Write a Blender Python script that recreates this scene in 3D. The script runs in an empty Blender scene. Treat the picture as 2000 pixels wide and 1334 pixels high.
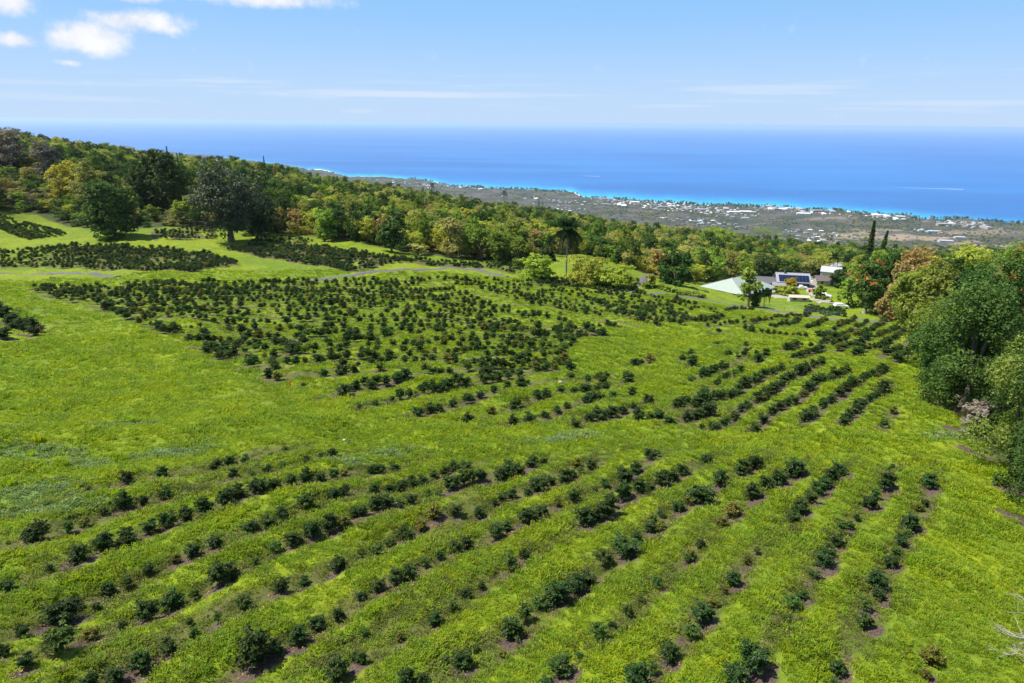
import bpy, math
import numpy as np
from mathutils import Matrix, Vector

# ============ camera, world, sun, exposure ============
S = bpy.context.scene
COL = S.collection
rng = np.random.default_rng(11)
F = 1333.0                      # focal length in pixels of the 2000 px wide photograph
CAMZ = 450.0                    # metres above the sea
PITCH = math.atan((667 - 239.3) / F)
ROLL = math.atan(0.0100)
_f = np.array([0, math.cos(PITCH), -math.sin(PITCH)])
_u0 = np.array([0, math.sin(PITCH), math.cos(PITCH)])
_x0 = np.array([1.0, 0, 0])
CR = math.cos(ROLL) * _x0 + math.sin(ROLL) * _u0
CU = -math.sin(ROLL) * _x0 + math.cos(ROLL) * _u0
CF = _f
cam_data = bpy.data.cameras.new('camera')
cam = bpy.data.objects.new('camera', cam_data)
COL.objects.link(cam)
cam_data.sensor_width = 36
cam_data.lens = 36 * F / 2000
cam_data.clip_start = 0.5
cam_data.clip_end = 400000
M = Matrix(((CR[0], CU[0], -CF[0], 0), (CR[1], CU[1], -CF[1], 0), (CR[2], CU[2], -CF[2], CAMZ), (0, 0, 0, 1)))
cam.matrix_world = M
S.camera = cam
S.view_settings.view_transform = 'Standard'
S.view_settings.look = 'None'
S.view_settings.exposure = EXPO = 0.85
S.view_settings.gamma = 1
S.render.use_persistent_data = False
S.cycles.volume_bounces = 1
S.cycles.max_bounces = 6
S.cycles.transparent_max_bounces = 8
S.cycles.volume_step_rate = 10

SUN_EL, SUN_AZ = math.radians(60), math.radians(-88)     # azimuth from the view direction, minus = left
sd = bpy.data.lights.new('sun', 'SUN')
sd.energy = 4.2
sd.angle = math.radians(0.53)
sd.color = (1.0, 0.955, 0.88)
sun = bpy.data.objects.new('sun', sd)
COL.objects.link(sun)
sdir = Vector((math.sin(SUN_AZ) * math.cos(SUN_EL), math.cos(SUN_AZ) * math.cos(SUN_EL), math.sin(SUN_EL)))
sun.rotation_euler = sdir.to_track_quat('Z', 'Y').to_euler()
sun.location = (0, 0, CAMZ + 300)


def nd(nt, typ, **kw):
    n = nt.nodes.new(typ)
    for k, v in kw.items():
        if k[:2] == 'i_':
            key = k[2:]
            key = int(key) if key.isdigit() else key.replace('_', ' ')
            s = n.inputs[key]
            if isinstance(v, bpy.types.NodeSocket):
                nt.links.new(v, s)
            elif hasattr(v, 'outputs'):
                nt.links.new(v.outputs[0], s)
            else:
                s.default_value = v
        else:
            setattr(n, k, v)
    return n


def math_n(nt, op, a, b=0.0, c=0.0, clamp=False):
    n = nt.nodes.new('ShaderNodeMath')
    n.operation = op
    n.use_clamp = clamp
    for i, v in enumerate((a, b, c)):
        if isinstance(v, bpy.types.NodeSocket):
            nt.links.new(v, n.inputs[i])
        else:
            n.inputs[i].default_value = v
    return n.outputs[0]


def mixc(nt, fac, a, b, mode='MIX'):
    n = nt.nodes.new('ShaderNodeMix')
    n.data_type = 'RGBA'
    n.blend_type = mode
    for s, v in ((n.inputs[0], fac), (n.inputs[6], a), (n.inputs[7], b)):
        if isinstance(v, bpy.types.NodeSocket):
            nt.links.new(v, s)
        elif isinstance(v, (int, float)):
            s.default_value = v
        else:
            s.default_value = (*v, 1) if len(v) == 3 else v
    return n.outputs[2]


def ramp(nt, fac, lo, hi):
    n = nt.nodes.new('ShaderNodeMapRange')
    n.interpolation_type = 'SMOOTHSTEP'
    nt.links.new(fac, n.inputs[0])
    n.inputs[1].default_value = lo
    n.inputs[2].default_value = hi
    return n.outputs[0]


def noise(nt, vec, scale, detail=3, rough=0.55):
    n = nd(nt, 'ShaderNodeTexNoise', i_Scale=scale, i_Detail=detail, i_Roughness=rough)
    nt.links.new(vec, n.inputs['Vector'])
    return n.outputs['Fac']


def ray(px, py):
    px = np.asarray(px, float)
    py = np.asarray(py, float)
    return CR * ((px - 1000) / F)[..., None] + CU * ((667 - py) / F)[..., None] + CF


def azel(px, py):
    d = ray(px, py)
    d = d / np.linalg.norm(d)
    return math.atan2(d[0], d[1]), math.asin(d[2])


W = bpy.data.worlds.new('World')
S.world = W
W.use_nodes = True
nt = W.node_tree
nt.nodes.clear()
sky = nd(nt, 'ShaderNodeTexSky', sky_type='NISHITA', sun_disc=False, sun_elevation=SUN_EL,
         sun_rotation=SUN_AZ, altitude=450, air_density=1.0, dust_density=0.3, ozone_density=2.5)
tc = nd(nt, 'ShaderNodeTexCoord')
sep = nd(nt, 'ShaderNodeSeparateXYZ', i_0=tc.outputs['Generated'])
X_, Y_, Z_ = sep.outputs
az_ = math_n(nt, 'ARCTAN2', X_, Y_)
el_ = math_n(nt, 'ARCSINE', Z_)
cvec = nd(nt, 'ShaderNodeCombineXYZ', i_0=az_, i_1=el_).outputs[0]
n1 = noise(nt, cvec, 20, 8, 0.6)
wisp = noise(nt, cvec, 9, 5, 0.6)
best = None
for px, py, rx, ry in [(172, 72, 88, 35), (258, 42, 92, 25), (505, -2, 160, 18), (22, 2, 58, 28), (34, 78, 40, 16),
                       (210, -10, 110, 12), (135, 122, 34, 9)]:
    a, e = azel(px, py)
    dx = math_n(nt, 'MULTIPLY', math_n(nt, 'SUBTRACT', az_, a), F * 1.0 / rx)
    dy = math_n(nt, 'MULTIPLY', math_n(nt, 'SUBTRACT', el_, e), F * 1.1 / ry)
    d = math_n(nt, 'SQRT', math_n(nt, 'ADD', math_n(nt, 'MULTIPLY', dx, dx), math_n(nt, 'MULTIPLY', dy, dy)))
    v = math_n(nt, 'SUBTRACT', 1.0 if ry > 10 else 0.75, d)
    best = v if best is None else math_n(nt, 'MAXIMUM', best, v)
# cumulus and thin cloud spread over the whole sky above the frame
dn = nd(nt, 'ShaderNodeVectorMath', operation='MULTIPLY', i_0=tc.outputs['Generated'], i_1=(1, 1, 2.2)).outputs[0]
big = noise(nt, dn, 2.6, 6, 0.6)
over = math_n(nt, 'MULTIPLY', ramp(nt, el_, 0.16, 0.30), math_n(nt, 'SUBTRACT', math_n(nt, 'MULTIPLY', big, 3.0), 1.25))
over = math_n(nt, 'SUBTRACT', over, 0.3)
best = math_n(nt, 'MAXIMUM', best, over)
cm = math_n(nt, 'ADD', best, math_n(nt, 'MULTIPLY', math_n(nt, 'SUBTRACT', n1, 0.5), 2.3))
cmask = ramp(nt, cm, -0.05, 0.85)
# thin streaks low over the sea
svec = nd(nt, 'ShaderNodeVectorMath', operation='MULTIPLY', i_0=cvec, i_1=(3.2, 60, 1)).outputs[0]
st = noise(nt, svec, 1.3, 6, 0.6)
smask = math_n(nt, 'MULTIPLY', ramp(nt, st, 0.50, 0.72), math_n(nt, 'MULTIPLY', ramp(nt, el_, 0.008, 0.03),
               math_n(nt, 'SUBTRACT', 1.0, ramp(nt, el_, 0.045, 0.075))))
smask = math_n(nt, 'MULTIPLY', smask, 0.7)
for px, py, rx, ry, am in [(830, 184, 270, 9, .8), (1480, 172, 190, 8, .5), (1900, 200, 230, 7, .5), (700, 178, 120, 5, .5), (1330, 208, 120, 5, .4), (60, 160, 260, 6, .3), (700, 216, 40, 5, .4)]:
    a, e = azel(px, py)
    dx = math_n(nt, 'MULTIPLY', math_n(nt, 'SUBTRACT', az_, a), F / rx)
    dy = math_n(nt, 'MULTIPLY', math_n(nt, 'SUBTRACT', el_, e), F * 1.1 / ry)
    d = math_n(nt, 'ADD', math_n(nt, 'MULTIPLY', dx, dx), math_n(nt, 'MULTIPLY', dy, dy))
    v = math_n(nt, 'MULTIPLY', ramp(nt, math_n(nt, 'ADD', math_n(nt, 'SUBTRACT', 1.0, d), math_n(nt, 'MULTIPLY', math_n(nt, 'SUBTRACT', st, .5), 3.0)), 0.0, 1.0), am)
    smask = math_n(nt, 'MAXIMUM', smask, v)
# the pale blue maritime air all round the horizon
ea = math_n(nt, 'ABSOLUTE', el_)
skyc = mixc(nt, math_n(nt, 'MULTIPLY', math_n(nt, 'SUBTRACT', 1.0, ramp(nt, ea, 0.0, .75)), .92), sky.outputs[0], mixc(nt, ramp(nt, ea, 0.0, .17), (3.85, 5.3, 7.4), (2.1, 4.35, 7.6)))
c = mixc(nt, smask, skyc, (5.3, 6.1, 7.3))
c = mixc(nt, cmask, c, mixc(nt, ramp(nt, n1, 0.3, 0.7), (5.6, 6.0, 6.9), (7.3, 7.4, 7.6)))
bg = nd(nt, 'ShaderNodeBackground', i_Strength=0.075, i_Color=c)
nt.links.new(bg.outputs[0], nd(nt, 'ShaderNodeOutputWorld').inputs[0])

# ============ terrain height ============
CV = [(0,1334,24),(1000,1334,24.5),(2000,1334,25),(0,1100,34),(1000,1100,36),(2000,1100,37),(0,900,48),(500,900,50),(1000,900,52),(1500,900,53),(2000,900,54),
(0,780,66),(400,780,70),(1000,820,66),(1500,820,68),(1850,780,76),
(0,700,88),(500,700,94),(1000,700,99),(1400,700,104),(1780,700,107),
(0,600,128),(400,600,136),(1000,600,157),(1400,620,158),(1790,640,155),
(0,540,172),(400,545,176),(640,543,190),(1000,545,207),(1100,546,222),(1250,565,213),(1500,610,200),(1700,628,183),
(200,500,215),(0,495,216),(500,500,223),(700,490,235),(920,525,222),(1000,503,262),(1150,507,262),(1200,520,260),(1380,560,262),(1500,575,262),(1560,560,278),(1650,560,280),(1650,600,222),
(0,460,250),(0,427,288),(150,460,252),(450,470,250),(700,470,262),(850,490,266)]
H0 = [(0,310,-34),(0,420,-20),(0,600,-22),(0,1000,-60),(100,500,-32),(300,330,-37),(300,430,-38),(300,700,-49),(200,600,-38),(400,800,-57),(500,350,-43),(500,900,-68),(600,430,-50),(600,1000,-90),(700,1100,-107),
(800,450,-60),(800,1200,-136),(1000,400,-68),(1000,700,-99),(1000,1400,-177),(1150,1500,-214),(1300,400,-80),(1300,600,-102),(1300,1500,-247),(1450,1400,-249),
(1600,1200,-228),(1500,400,-86),(1500,700,-128),(1750,320,-72),(1750,900,-170),(1950,250,-62),(1950,420,-92),(1950,800,-160),(2000,120,-38),(2000,70,-31),
(2000,2400,-395),(1750,2500,-402),(1750,1700,-300),(1600,2950,-427),(1300,3300,-432),(1300,2400,-380),(1000,3500,-428),(1000,2400,-330),(800,4300,-425),(800,2500,-300),(600,5200,-415),(600,2800,-270),
(400,8200,-420),(400,3000,-230),(200,9500,-410),(200,3000,-180),(0,9000,-400),(0,3000,-170),(-400,400,-15),(-400,1000,-40),(2400,400,-85),(2400,60,-30),(-400,60,-24),
(0,10,-22.5),(1000,10,-22.5),(2000,10,-22.5),(1000,15000,-450),(2000,9000,-450),(0,16000,-450)]
_P = [ray(a, b) * (Y / ray(a, b)[1]) for a, b, Y in CV] + [np.array([(a - 1000) / F * Y / .97, Y, z]) for a, Y, z in H0]
_P = np.array(_P)


def _uv(x, y):
    az = np.arctan2(x, y)
    a = np.abs(az)
    L = math.radians(50)
    a = np.where(a > L, L * (math.pi - a) / (math.pi - L), a)
    return np.sign(az) * a * 2.2, np.log(np.maximum(np.hypot(x, y), 6))


_pu, _pv = _uv(_P[:, 0], _P[:, 1])


def _K(u, v):
    return np.sqrt((u[:, None] - _pu) ** 2 + (v[:, None] - _pv) ** 2 + .0144)


_n = len(_P)
_A = np.zeros((_n + 3, _n + 3))
_A[:_n, :_n] = _K(_pu, _pv)
_T = np.c_[np.ones(_n), _pu, _pv]
_A[:_n, _n:] = _T
_A[_n:, :_n] = _T.T
_w = np.linalg.solve(_A, np.r_[np.log(-_P[:, 2]), 0, 0, 0])


def _rbf(x, y):
    u, v = _uv(x, y)
    out = np.empty(len(x))
    for i in range(0, len(x), 20000):
        s = slice(i, i + 20000)
        out[s] = _K(u[s], v[s]) @ _w[:_n] + _w[_n] + _w[_n + 1] * u[s] + _w[_n + 2] * v[s]
    return -np.exp(out)


# lookup table (azimuth, log radius) and shore line
NA, NR = 400, 420
GA = np.linspace(-math.pi, math.pi, NA * 2 + 1)
GA = np.sort(np.r_[np.linspace(-math.pi, -.95, 60)[:-1], np.linspace(-.95, .95, 381), np.linspace(.95, math.pi, 60)[1:]])
GL = np.linspace(math.log(6), math.log(17000), NR)
_aa, _ll = np.meshgrid(GA, GL, indexing='ij')
HT = _rbf((np.sin(_aa) * np.exp(_ll)).ravel(), (np.cos(_aa) * np.exp(_ll)).ravel()).reshape(_aa.shape)

COAST = [(-120,284),(100,284),(168,282),(215,283),(255,287),(262,299),(340,301),(430,309),(466,312),(500,317),(545,323),(600,331),(611,331),(640,335),(661,341),(675,344),(720,345),(766,346.5),(836,353),(864,360),(885,363),(955,367),(1025,370),(1109,374),(1125,379),(1135,384),(1200,388),
         (1300,395),(1400,400),(1500,402),(1620,412),(1720,419),(1800,427),(1850,433),(1950,440),(2000,445),(2200,462)]
_ca, _cr = [], []
for a, b in COAST:
    d = ray(a, b)
    q = d * (-CAMZ / d[2])
    _ca.append(math.atan2(q[0], q[1]))
    _cr.append(math.hypot(q[0], q[1]))
_ca = np.array(_ca)
_cr = np.array(_cr)


def shore_r(az):
    r = np.interp(az, _ca, _cr)
    return r * (1 + .006 * np.sin(az * 90) + .004 * np.sin(az * 231 + 1) + .003 * np.sin(az * 517 + 2))


# small relief: smooth random tiles in world space
def _tile(n, sm):
    k = np.fft.fftfreq(n)
    kk = np.hypot(k[:, None], k[None, :])
    a = np.fft.ifft2(np.fft.fft2(rng.standard_normal((n, n))) * np.exp(-(kk * n / sm) ** 2)).real
    return a / a.std()


T1 = _tile(512, 60)
T2 = _tile(512, 26)


def tile(T, x, y, cell):
    n = T.shape[0]
    fx = np.asarray(x) / cell
    fy = np.asarray(y) / cell
    ix = np.floor(fx).astype(int)
    iy = np.floor(fy).astype(int)
    tx = fx - ix
    ty = fy - iy
    g = lambda a, b: T[a % n, b % n]
    return (g(ix, iy) * (1 - tx) * (1 - ty) + g(ix + 1, iy) * tx * (1 - ty) + g(ix, iy + 1) * (1 - tx) * ty + g(ix + 1, iy + 1) * tx * ty)


# raster of row strips (filled further down), cell RC metres over x in RX, y in RY
RC, RX0, RY0, RNX, RNY = .3, -150, 15, 1100, 920
ROW = np.zeros((RNX, RNY))
SOIL = np.zeros((RNX, RNY))
MOUND = np.zeros((RNX, RNY))


def rast(T, x, y):
    fx = np.clip((np.asarray(x) - RX0) / RC, 0, RNX - 1.001)
    fy = np.clip((np.asarray(y) - RY0) / RC, 0, RNY - 1.001)
    ix = fx.astype(int)
    iy = fy.astype(int)
    tx = fx - ix
    ty = fy - iy
    return (T[ix, iy] * (1 - tx) * (1 - ty) + T[ix + 1, iy] * tx * (1 - ty) + T[ix, iy + 1] * (1 - tx) * ty + T[ix + 1, iy + 1] * tx * ty)


def base_h(x, y):
    """height above the sea of the bare ground"""
    x = np.asarray(x, float)
    y = np.asarray(y, float)
    az = np.arctan2(x, y)
    r = np.hypot(x, y)
    fa = np.interp(az, GA, np.arange(len(GA)))
    fl = np.clip((np.log(np.maximum(r, 6)) - GL[0]) / (GL[1] - GL[0]), 0, NR - 1.001)
    ia = np.minimum(fa.astype(int), len(GA) - 2)
    il = fl.astype(int)
    ta = fa - ia
    tl = fl - il
    z = (HT[ia, il] * (1 - ta) * (1 - tl) + HT[ia + 1, il] * ta * (1 - tl) + HT[ia, il + 1] * (1 - ta) * tl + HT[ia + 1, il + 1] * ta * tl)
    z = z + CAMZ
    far = np.clip((r - 300) / 500, 0, 1)
    z = z + far * (tile(T1, x, y, 9.0) * 2.2 + tile(T2, x, y, 17.0) * np.clip(r / 300, 0, 5))
    sr = shore_r(az)
    z = np.maximum(z, 2.5)
    k = np.clip((sr - r) / (sr * .004) + .5, 0, 1)
    return z * k - 4 * (1 - k)


def ground_h(x, y):
    x = np.asarray(x, float)
    y = np.asarray(y, float)
    r = np.hypot(x, y)
    near = np.clip((420 - r) / 150, 0, 1)
    z = base_h(x, y)
    z = z + near * (tile(T1, x, y, .12) * .05 + tile(T2, x, y, .25) * .10 + tile(T1, x, y, 1.1) * .22)
    return z - rast(MOUND, x, y) * .32


def hit(px, py, hf=None):
    """ground points seen at the pixels (px, py) of the photograph"""
    hf = hf or base_h
    px = np.atleast_1d(np.asarray(px, float))
    py = np.atleast_1d(np.asarray(py, float))
    d = ray(px, py)
    t = np.exp(np.linspace(math.log(12), math.log(14000), 1500))
    out = np.zeros((len(px), 3))
    for i in range(len(px)):
        q = d[i][None, :] * t[:, None]
        g = hf(q[:, 0], q[:, 1])
        below = q[:, 2] + CAMZ < g
        j = int(np.argmax(below)) if below.any() else len(t) - 1
        lo, hi = t[max(j - 1, 0)], t[j]
        for _ in range(14):
            m = (lo + hi) / 2
            p = d[i] * m
            if p[2] + CAMZ < hf(p[:1], p[1:2])[0]:
                hi = m
            else:
                lo = m
        p = d[i] * hi
        out[i] = (p[0], p[1], hf(p[:1], p[1:2])[0])
    return out


def depth(p):
    return float((np.array([p[0], p[1], p[2] - CAMZ]) * CF).sum())


# ============ helpers for objects ============
def tag(o, label=None, cat=None, group=None, kind=None):
    if label:
        o['label'] = label
    if cat:
        o['category'] = cat
    if group:
        o['group'] = group
    if kind:
        o['kind'] = kind
    return o


def mesh_np(name, V, Fc, mats=(), tint=None, mi=None, smooth=False, attrs=None):
    """V (n,3); Fc (m,k) equal-sized faces or list of arrays"""
    me = bpy.data.meshes.new(name)
    V = np.asarray(V, np.float32)
    if isinstance(Fc, np.ndarray):
        Fc = [Fc]
    me.vertices.add(len(V))
    me.vertices.foreach_set('co', V.ravel())
    idx = np.concatenate([f.ravel() for f in Fc]).astype(np.int32)
    tot = np.concatenate([np.full(len(f), f.shape[1]) for f in Fc]).astype(np.int32)
    st = np.r_[0, np.cumsum(tot)[:-1]].astype(np.int32)
    me.loops.add(len(idx))
    me.loops.foreach_set('vertex_index', idx)
    me.polygons.add(len(tot))
    me.polygons.foreach_set('loop_start', st)
    me.polygons.foreach_set('loop_total', tot)
    if mi is not None:
        me.polygons.foreach_set('material_index', np.asarray(mi, np.int32))
    me.polygons.foreach_set('use_smooth', np.full(len(tot), smooth))
    for m in mats:
        me.materials.append(m)
    if tint is not None:
        a = me.attributes.new('tint', 'FLOAT', 'FACE')
        a.data.foreach_set('value', np.asarray(tint, np.float32))
    for k, v in (attrs or {}).items():
        a = me.attributes.new(k, 'FLOAT', 'POINT')
        a.data.foreach_set('value', np.asarray(v, np.float32))
    me.update(calc_edges=True)
    me.validate()
    return me


def ob(name, me, parent=None, loc=(0, 0, 0), rz=0.0, sc=None):
    o = bpy.data.objects.new(name, me)
    COL.objects.link(o)
    o.parent = parent
    o.location = loc
    if rz:
        o.rotation_euler = (0, 0, rz)
    if sc is not None:
        o.scale = sc if hasattr(sc, '__len__') else (sc, sc, sc)
    return o


class MB:
    """collects boxes, tubes and loose polygons for one mesh"""
    def __init__(s):
        s.v, s.f, s.m = [], [], []

    def poly(s, pts, faces, m=0):
        b = len(s.v)
        s.v += [tuple(map(float, p)) for p in pts]
        for f in faces:
            s.f.append([b + i for i in f])
            s.m.append(m)

    def box(s, x0, x1, y0, y1, z0, z1, m=0, rz=0, c=(0, 0)):
        P = [(x, y, z) for z in (z0, z1) for x, y in ((x0, y0), (x1, y0), (x1, y1), (x0, y1))]
        if rz:
            cs, sn = math.cos(rz), math.sin(rz)
            P = [(c[0] + (x - c[0]) * cs - (y - c[1]) * sn, c[1] + (x - c[0]) * sn + (y - c[1]) * cs, z) for x, y, z in P]
        s.poly(P, [(3, 2, 1, 0), (4, 5, 6, 7), (0, 1, 5, 4), (1, 2, 6, 5), (2, 3, 7, 6), (3, 0, 4, 7)], m)

    def tube(s, pts, rad, n=6, m=0, cap=True):
        pts = [Vector(p) for p in pts]
        b = len(s.v)
        for i, p in enumerate(pts):
            t = (pts[min(i + 1, len(pts) - 1)] - pts[max(i - 1, 0)]).normalized()
            a = t.orthogonal().normalized() if abs(t.z) < .95 else Vector((1, 0, 0))
            a = (a - t * a.dot(t)).normalized()
            c = t.cross(a)
            r = rad[i] if hasattr(rad, '__len__') else rad
            for k in range(n):
                w = 2 * math.pi * k / n
                s.v.append(tuple(p + a * (r * math.cos(w)) + c * (r * math.sin(w))))
        for i in range(len(pts) - 1):
            for k in range(n):
                s.f.append([b + i * n + k, b + i * n + (k + 1) % n, b + (i + 1) * n + (k + 1) % n, b + (i + 1) * n + k])
                s.m.append(m)
        if cap:
            s.f.append([b + (len(pts) - 1) * n + k for k in range(n)])
            s.m.append(m)

    def mesh(s, name, mats, smooth=False):
        me = bpy.data.meshes.new(name)
        me.from_pydata(s.v, [], s.f)
        for m in (mats if isinstance(mats, (list, tuple)) else [mats]):
            me.materials.append(m)
        me.polygons.foreach_set('material_index', s.m)
        me.polygons.foreach_set('use_smooth', [smooth] * len(s.f))
        me.update()
        return me

    def build(s, name, mats, parent=None, loc=(0, 0, 0), rz=0, smooth=False, sc=None):
        return ob(name, s.mesh(name, mats, smooth), parent, loc, rz, sc)


def new_mat(name):
    m = bpy.data.materials.new(name)
    m.use_nodes = True
    m.node_tree.nodes.clear()
    return m, m.node_tree


def out(nt, sh):
    nt.links.new(sh, nd(nt, 'ShaderNodeOutputMaterial').inputs[0])


def plain(name, col, rough=.6, metal=0, var=.15, scale=3.0, spec=.5, bump=0):
    m, nt = new_mat(name)
    co = nd(nt, 'ShaderNodeTexCoord').outputs['Object']
    n = noise(nt, co, scale, 5)
    lo = tuple(c * (1 - var) for c in col)
    hi = tuple(min(1, c * (1 + var)) for c in col)
    c = mixc(nt, n, lo, hi)
    b = nd(nt, 'ShaderNodeBsdfPrincipled', i_Base_Color=c, i_Roughness=rough, i_Metallic=metal)
    b.inputs['Specular IOR Level'].default_value = spec
    if bump:
        nt.links.new(nd(nt, 'ShaderNodeBump', i_Strength=.6, i_Distance=bump, i_Height=n).outputs[0], b.inputs['Normal'])
    out(nt, b.outputs[0])
    return m


def foliage(name, dark, light, rough=.55, trans=.3, spec=.35, rnd=.25):
    m, nt = new_mat(name)
    t = nd(nt, 'ShaderNodeAttribute', attribute_name='tint').outputs['Fac']
    oi = nd(nt, 'ShaderNodeObjectInfo').outputs['Random']
    c = mixc(nt, t, dark, light)
    hs = nd(nt, 'ShaderNodeHueSaturation', i_Color=c)
    nt.links.new(math_n(nt, 'MULTIPLY_ADD', oi, rnd * 2, 1 - rnd), hs.inputs['Value'])
    nt.links.new(math_n(nt, 'MULTIPLY_ADD', math_n(nt, 'FRACT', math_n(nt, 'MULTIPLY', oi, 7.31)), .04, .48), hs.inputs['Hue'])
    c = hs.outputs[0]
    b = nd(nt, 'ShaderNodeBsdfPrincipled', i_Base_Color=c, i_Roughness=rough)
    b.inputs['Specular IOR Level'].default_value = spec
    tr = nd(nt, 'ShaderNodeBsdfTranslucent', i_Color=mixc(nt, 1.0, c, (1.5, 1.6, .6), 'MULTIPLY'))
    mx = nd(nt, 'ShaderNodeMixShader', i_0=trans, i_1=b.outputs[0], i_2=tr.outputs[0])
    out(nt, mx.outputs[0])
    return m
# ============ coffee bushes: where they stand ============
def zz(lst, x0, y0, s):
    return [(x0 + a / s, y0 + b / s, c / s, k) for a, b, c, k in lst]


# tone: d dark full, l light open, y yellowing, s sparse / dying
N5 = [(712,135,75,'d'),(905,90,75,'d'),(1300,95,65,'d'),(1490,65,50,'d'),(1575,45,60,'l'),(500,180,32,'d'),(265,255,50,'l'),(200,455,130,'d'),(690,265,95,'d'),(575,300,60,'l'),(800,235,60,'d'),(920,200,70,'d'),(450,580,120,'d'),(585,505,110,'d'),(715,470,115,'d'),(840,395,90,'d'),(945,360,100,'d'),(1040,325,90,'d'),(1145,290,100,'d'),(1260,255,100,'d'),(1335,225,80,'d'),(1450,200,110,'d'),(1530,175,80,'d'),(1630,150,70,'d'),(1710,125,80,'d'),(1790,105,60,'d'),(1865,90,55,'d'),(1920,75,45,'y'),(1720,270,110,'l'),(1860,210,80,'d'),(1915,190,65,'d'),(1395,390,80,'d'),(1500,375,90,'d'),(1580,335,75,'d'),(1200,480,80,'d'),(1075,525,95,'d'),(1540,500,80,'l'),(1640,455,90,'d'),(1740,415,100,'d'),(1840,385,100,'d'),(1915,350,80,'y'),(1980,310,70,'d'),(1420,570,60,'l'),(835,620,70,'l'),(710,690,70,'l'),(600,720,90,'d'),(40,715,90,'d'),(350,870,170,'d'),(1230,670,140,'d'),(1290,630,95,'y'),(970,790,130,'d'),(825,860,110,'d'),(125,960,80,'d'),(1890,590,100,'d'),(1695,665,60,'d'),(1570,715,90,'d'),(1365,835,100,'l'),(685,920,60,'l'),(345,1075,185,'l'),(20,1100,90,'d'),(155,1170,90,'d'),(510,980,80,'y'),(940,1050,100,'d'),(790,1140,130,'d'),(1220,920,70,'s'),(1060,920,50,'l'),(640,1215,120,'d'),(490,1240,90,'d'),(1430,1110,200,'d'),(1540,1060,100,'d'),(1665,990,120,'d'),(1770,900,90,'d'),(1885,840,75,'d'),(1880,1190,140,'d'),(1980,1080,60,'d'),(980,560,60,'y'),(470,360,60,'y')]
N7 = [(85,120,65,'d'),(170,95,55,'d'),(235,95,75,'d'),(300,75,70,'d'),(355,65,60,'d'),(420,40,50,'d'),(480,35,60,'d'),(520,110,90,'d'),(590,90,90,'l'),(640,75,70,'l'),(685,65,70,'d'),(790,50,80,'d'),(830,30,90,'d'),(895,15,70,'d'),(1000,110,110,'d'),(1075,70,60,'d'),(1150,60,90,'d'),(1190,35,60,'d'),(25,270,70,'d'),(100,230,90,'d'),(165,210,80,'d'),(235,215,60,'l'),(295,195,65,'d'),(390,135,40,'l'),(450,140,50,'l'),(540,245,75,'d'),(350,310,70,'y'),(425,260,90,'y'),(675,235,65,'d'),(805,170,65,'d'),(855,145,65,'d'),(760,180,40,'d'),(940,285,100,'d'),(1020,255,75,'d'),(1110,205,50,'y'),(1200,180,80,'l'),(1375,100,60,'d'),(1480,75,100,'d'),(1550,40,60,'d'),(1480,170,100,'d'),(1570,140,90,'d'),(1630,120,60,'d'),(1690,95,100,'d'),(1750,70,80,'d'),(1810,40,70,'d'),(100,460,85,'l'),(175,400,65,'l'),(265,365,85,'d'),(455,500,55,'d'),(545,450,70,'d'),(610,420,80,'d'),(770,370,100,'d'),(830,335,70,'d'),(1270,290,110,'d'),(1320,270,80,'d'),(1385,260,120,'d'),(1785,235,70,'d'),(1690,265,45,'d'),(1630,335,80,'d'),(1680,330,60,'y'),(925,490,70,'d'),(840,550,90,'s'),(685,640,45,'d'),(1490,455,160,'d'),(1370,510,110,'l'),(1840,490,70,'s'),(110,670,85,'d'),(205,620,90,'d'),(285,600,90,'d'),(20,720,60,'d'),(1665,640,70,'s'),(1500,790,75,'l'),(1280,590,100,'d'),(1220,640,120,'d'),(1110,710,160,'d'),(1010,740,100,'l'),(935,800,100,'l'),(855,870,140,'d'),(425,830,90,'d'),(235,920,60,'y'),(15,1060,70,'d'),(35,900,60,'l'),(585,1080,110,'d'),(660,970,50,'l'),(480,1070,60,'l'),(805,990,50,'y'),(1130,1090,150,'d'),(1230,1010,50,'l'),(1735,1040,100,'d'),(1640,1120,80,'s'),(270,1195,120,'d'),(365,1190,70,'d'),(1550,1190,150,'d'),(1050,1170,80,'s')]
N8 = [(195,255,60,'d'),(370,295,80,'d'),(435,265,75,'d'),(165,430,130,'d'),(265,350,80,'d'),(60,490,60,'d'),(325,520,90,'y'),(420,420,90,'d'),(500,370,80,'d'),(550,340,80,'d'),(630,310,110,'d'),(655,500,80,'d'),(705,450,70,'d'),(745,400,70,'d'),(775,370,70,'d'),(815,340,70,'d'),(850,310,70,'d'),(1000,450,80,'d'),(1070,380,80,'d'),(1090,305,25,'d'),(1280,385,80,'d'),(1265,460,40,'d'),(1235,480,40,'y'),(1195,555,90,'d'),(1150,640,70,'d'),(1100,730,70,'d'),(1125,690,50,'l'),(1035,840,100,'d'),(1045,890,70,'d'),(970,940,80,'s'),(975,1020,90,'d'),(900,570,45,'d'),(835,640,70,'d'),(800,690,70,'d'),(770,760,100,'d'),(120,700,60,'y'),(400,750,50,'y'),(335,835,80,'d'),(665,900,55,'d'),(590,1030,50,'l'),(180,1030,120,'d'),(230,950,60,'y'),(130,1090,90,'l'),(20,1180,80,'d'),(430,1240,150,'d'),(350,1290,120,'d'),(1275,1260,60,'y'),(850,1250,80,'d'),(835,1310,50,'d')]
N4 = [(1200,985,70,'d'),(1275,960,65,'d'),(1365,955,55,'d'),(1860,950,60,'d'),(1715,990,55,'d'),(1510,940,40,'l')]
N6 = [(75,905,60,'d'),(125,900,55,'d'),(205,885,60,'d'),(540,905,70,'d'),(600,890,65,'d'),(965,875,70,'d'),(1215,870,60,'y'),(1300,890,70,'d'),(1630,870,80,'d'),(1490,960,80,'d'),(1545,925,70,'d')]
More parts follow.
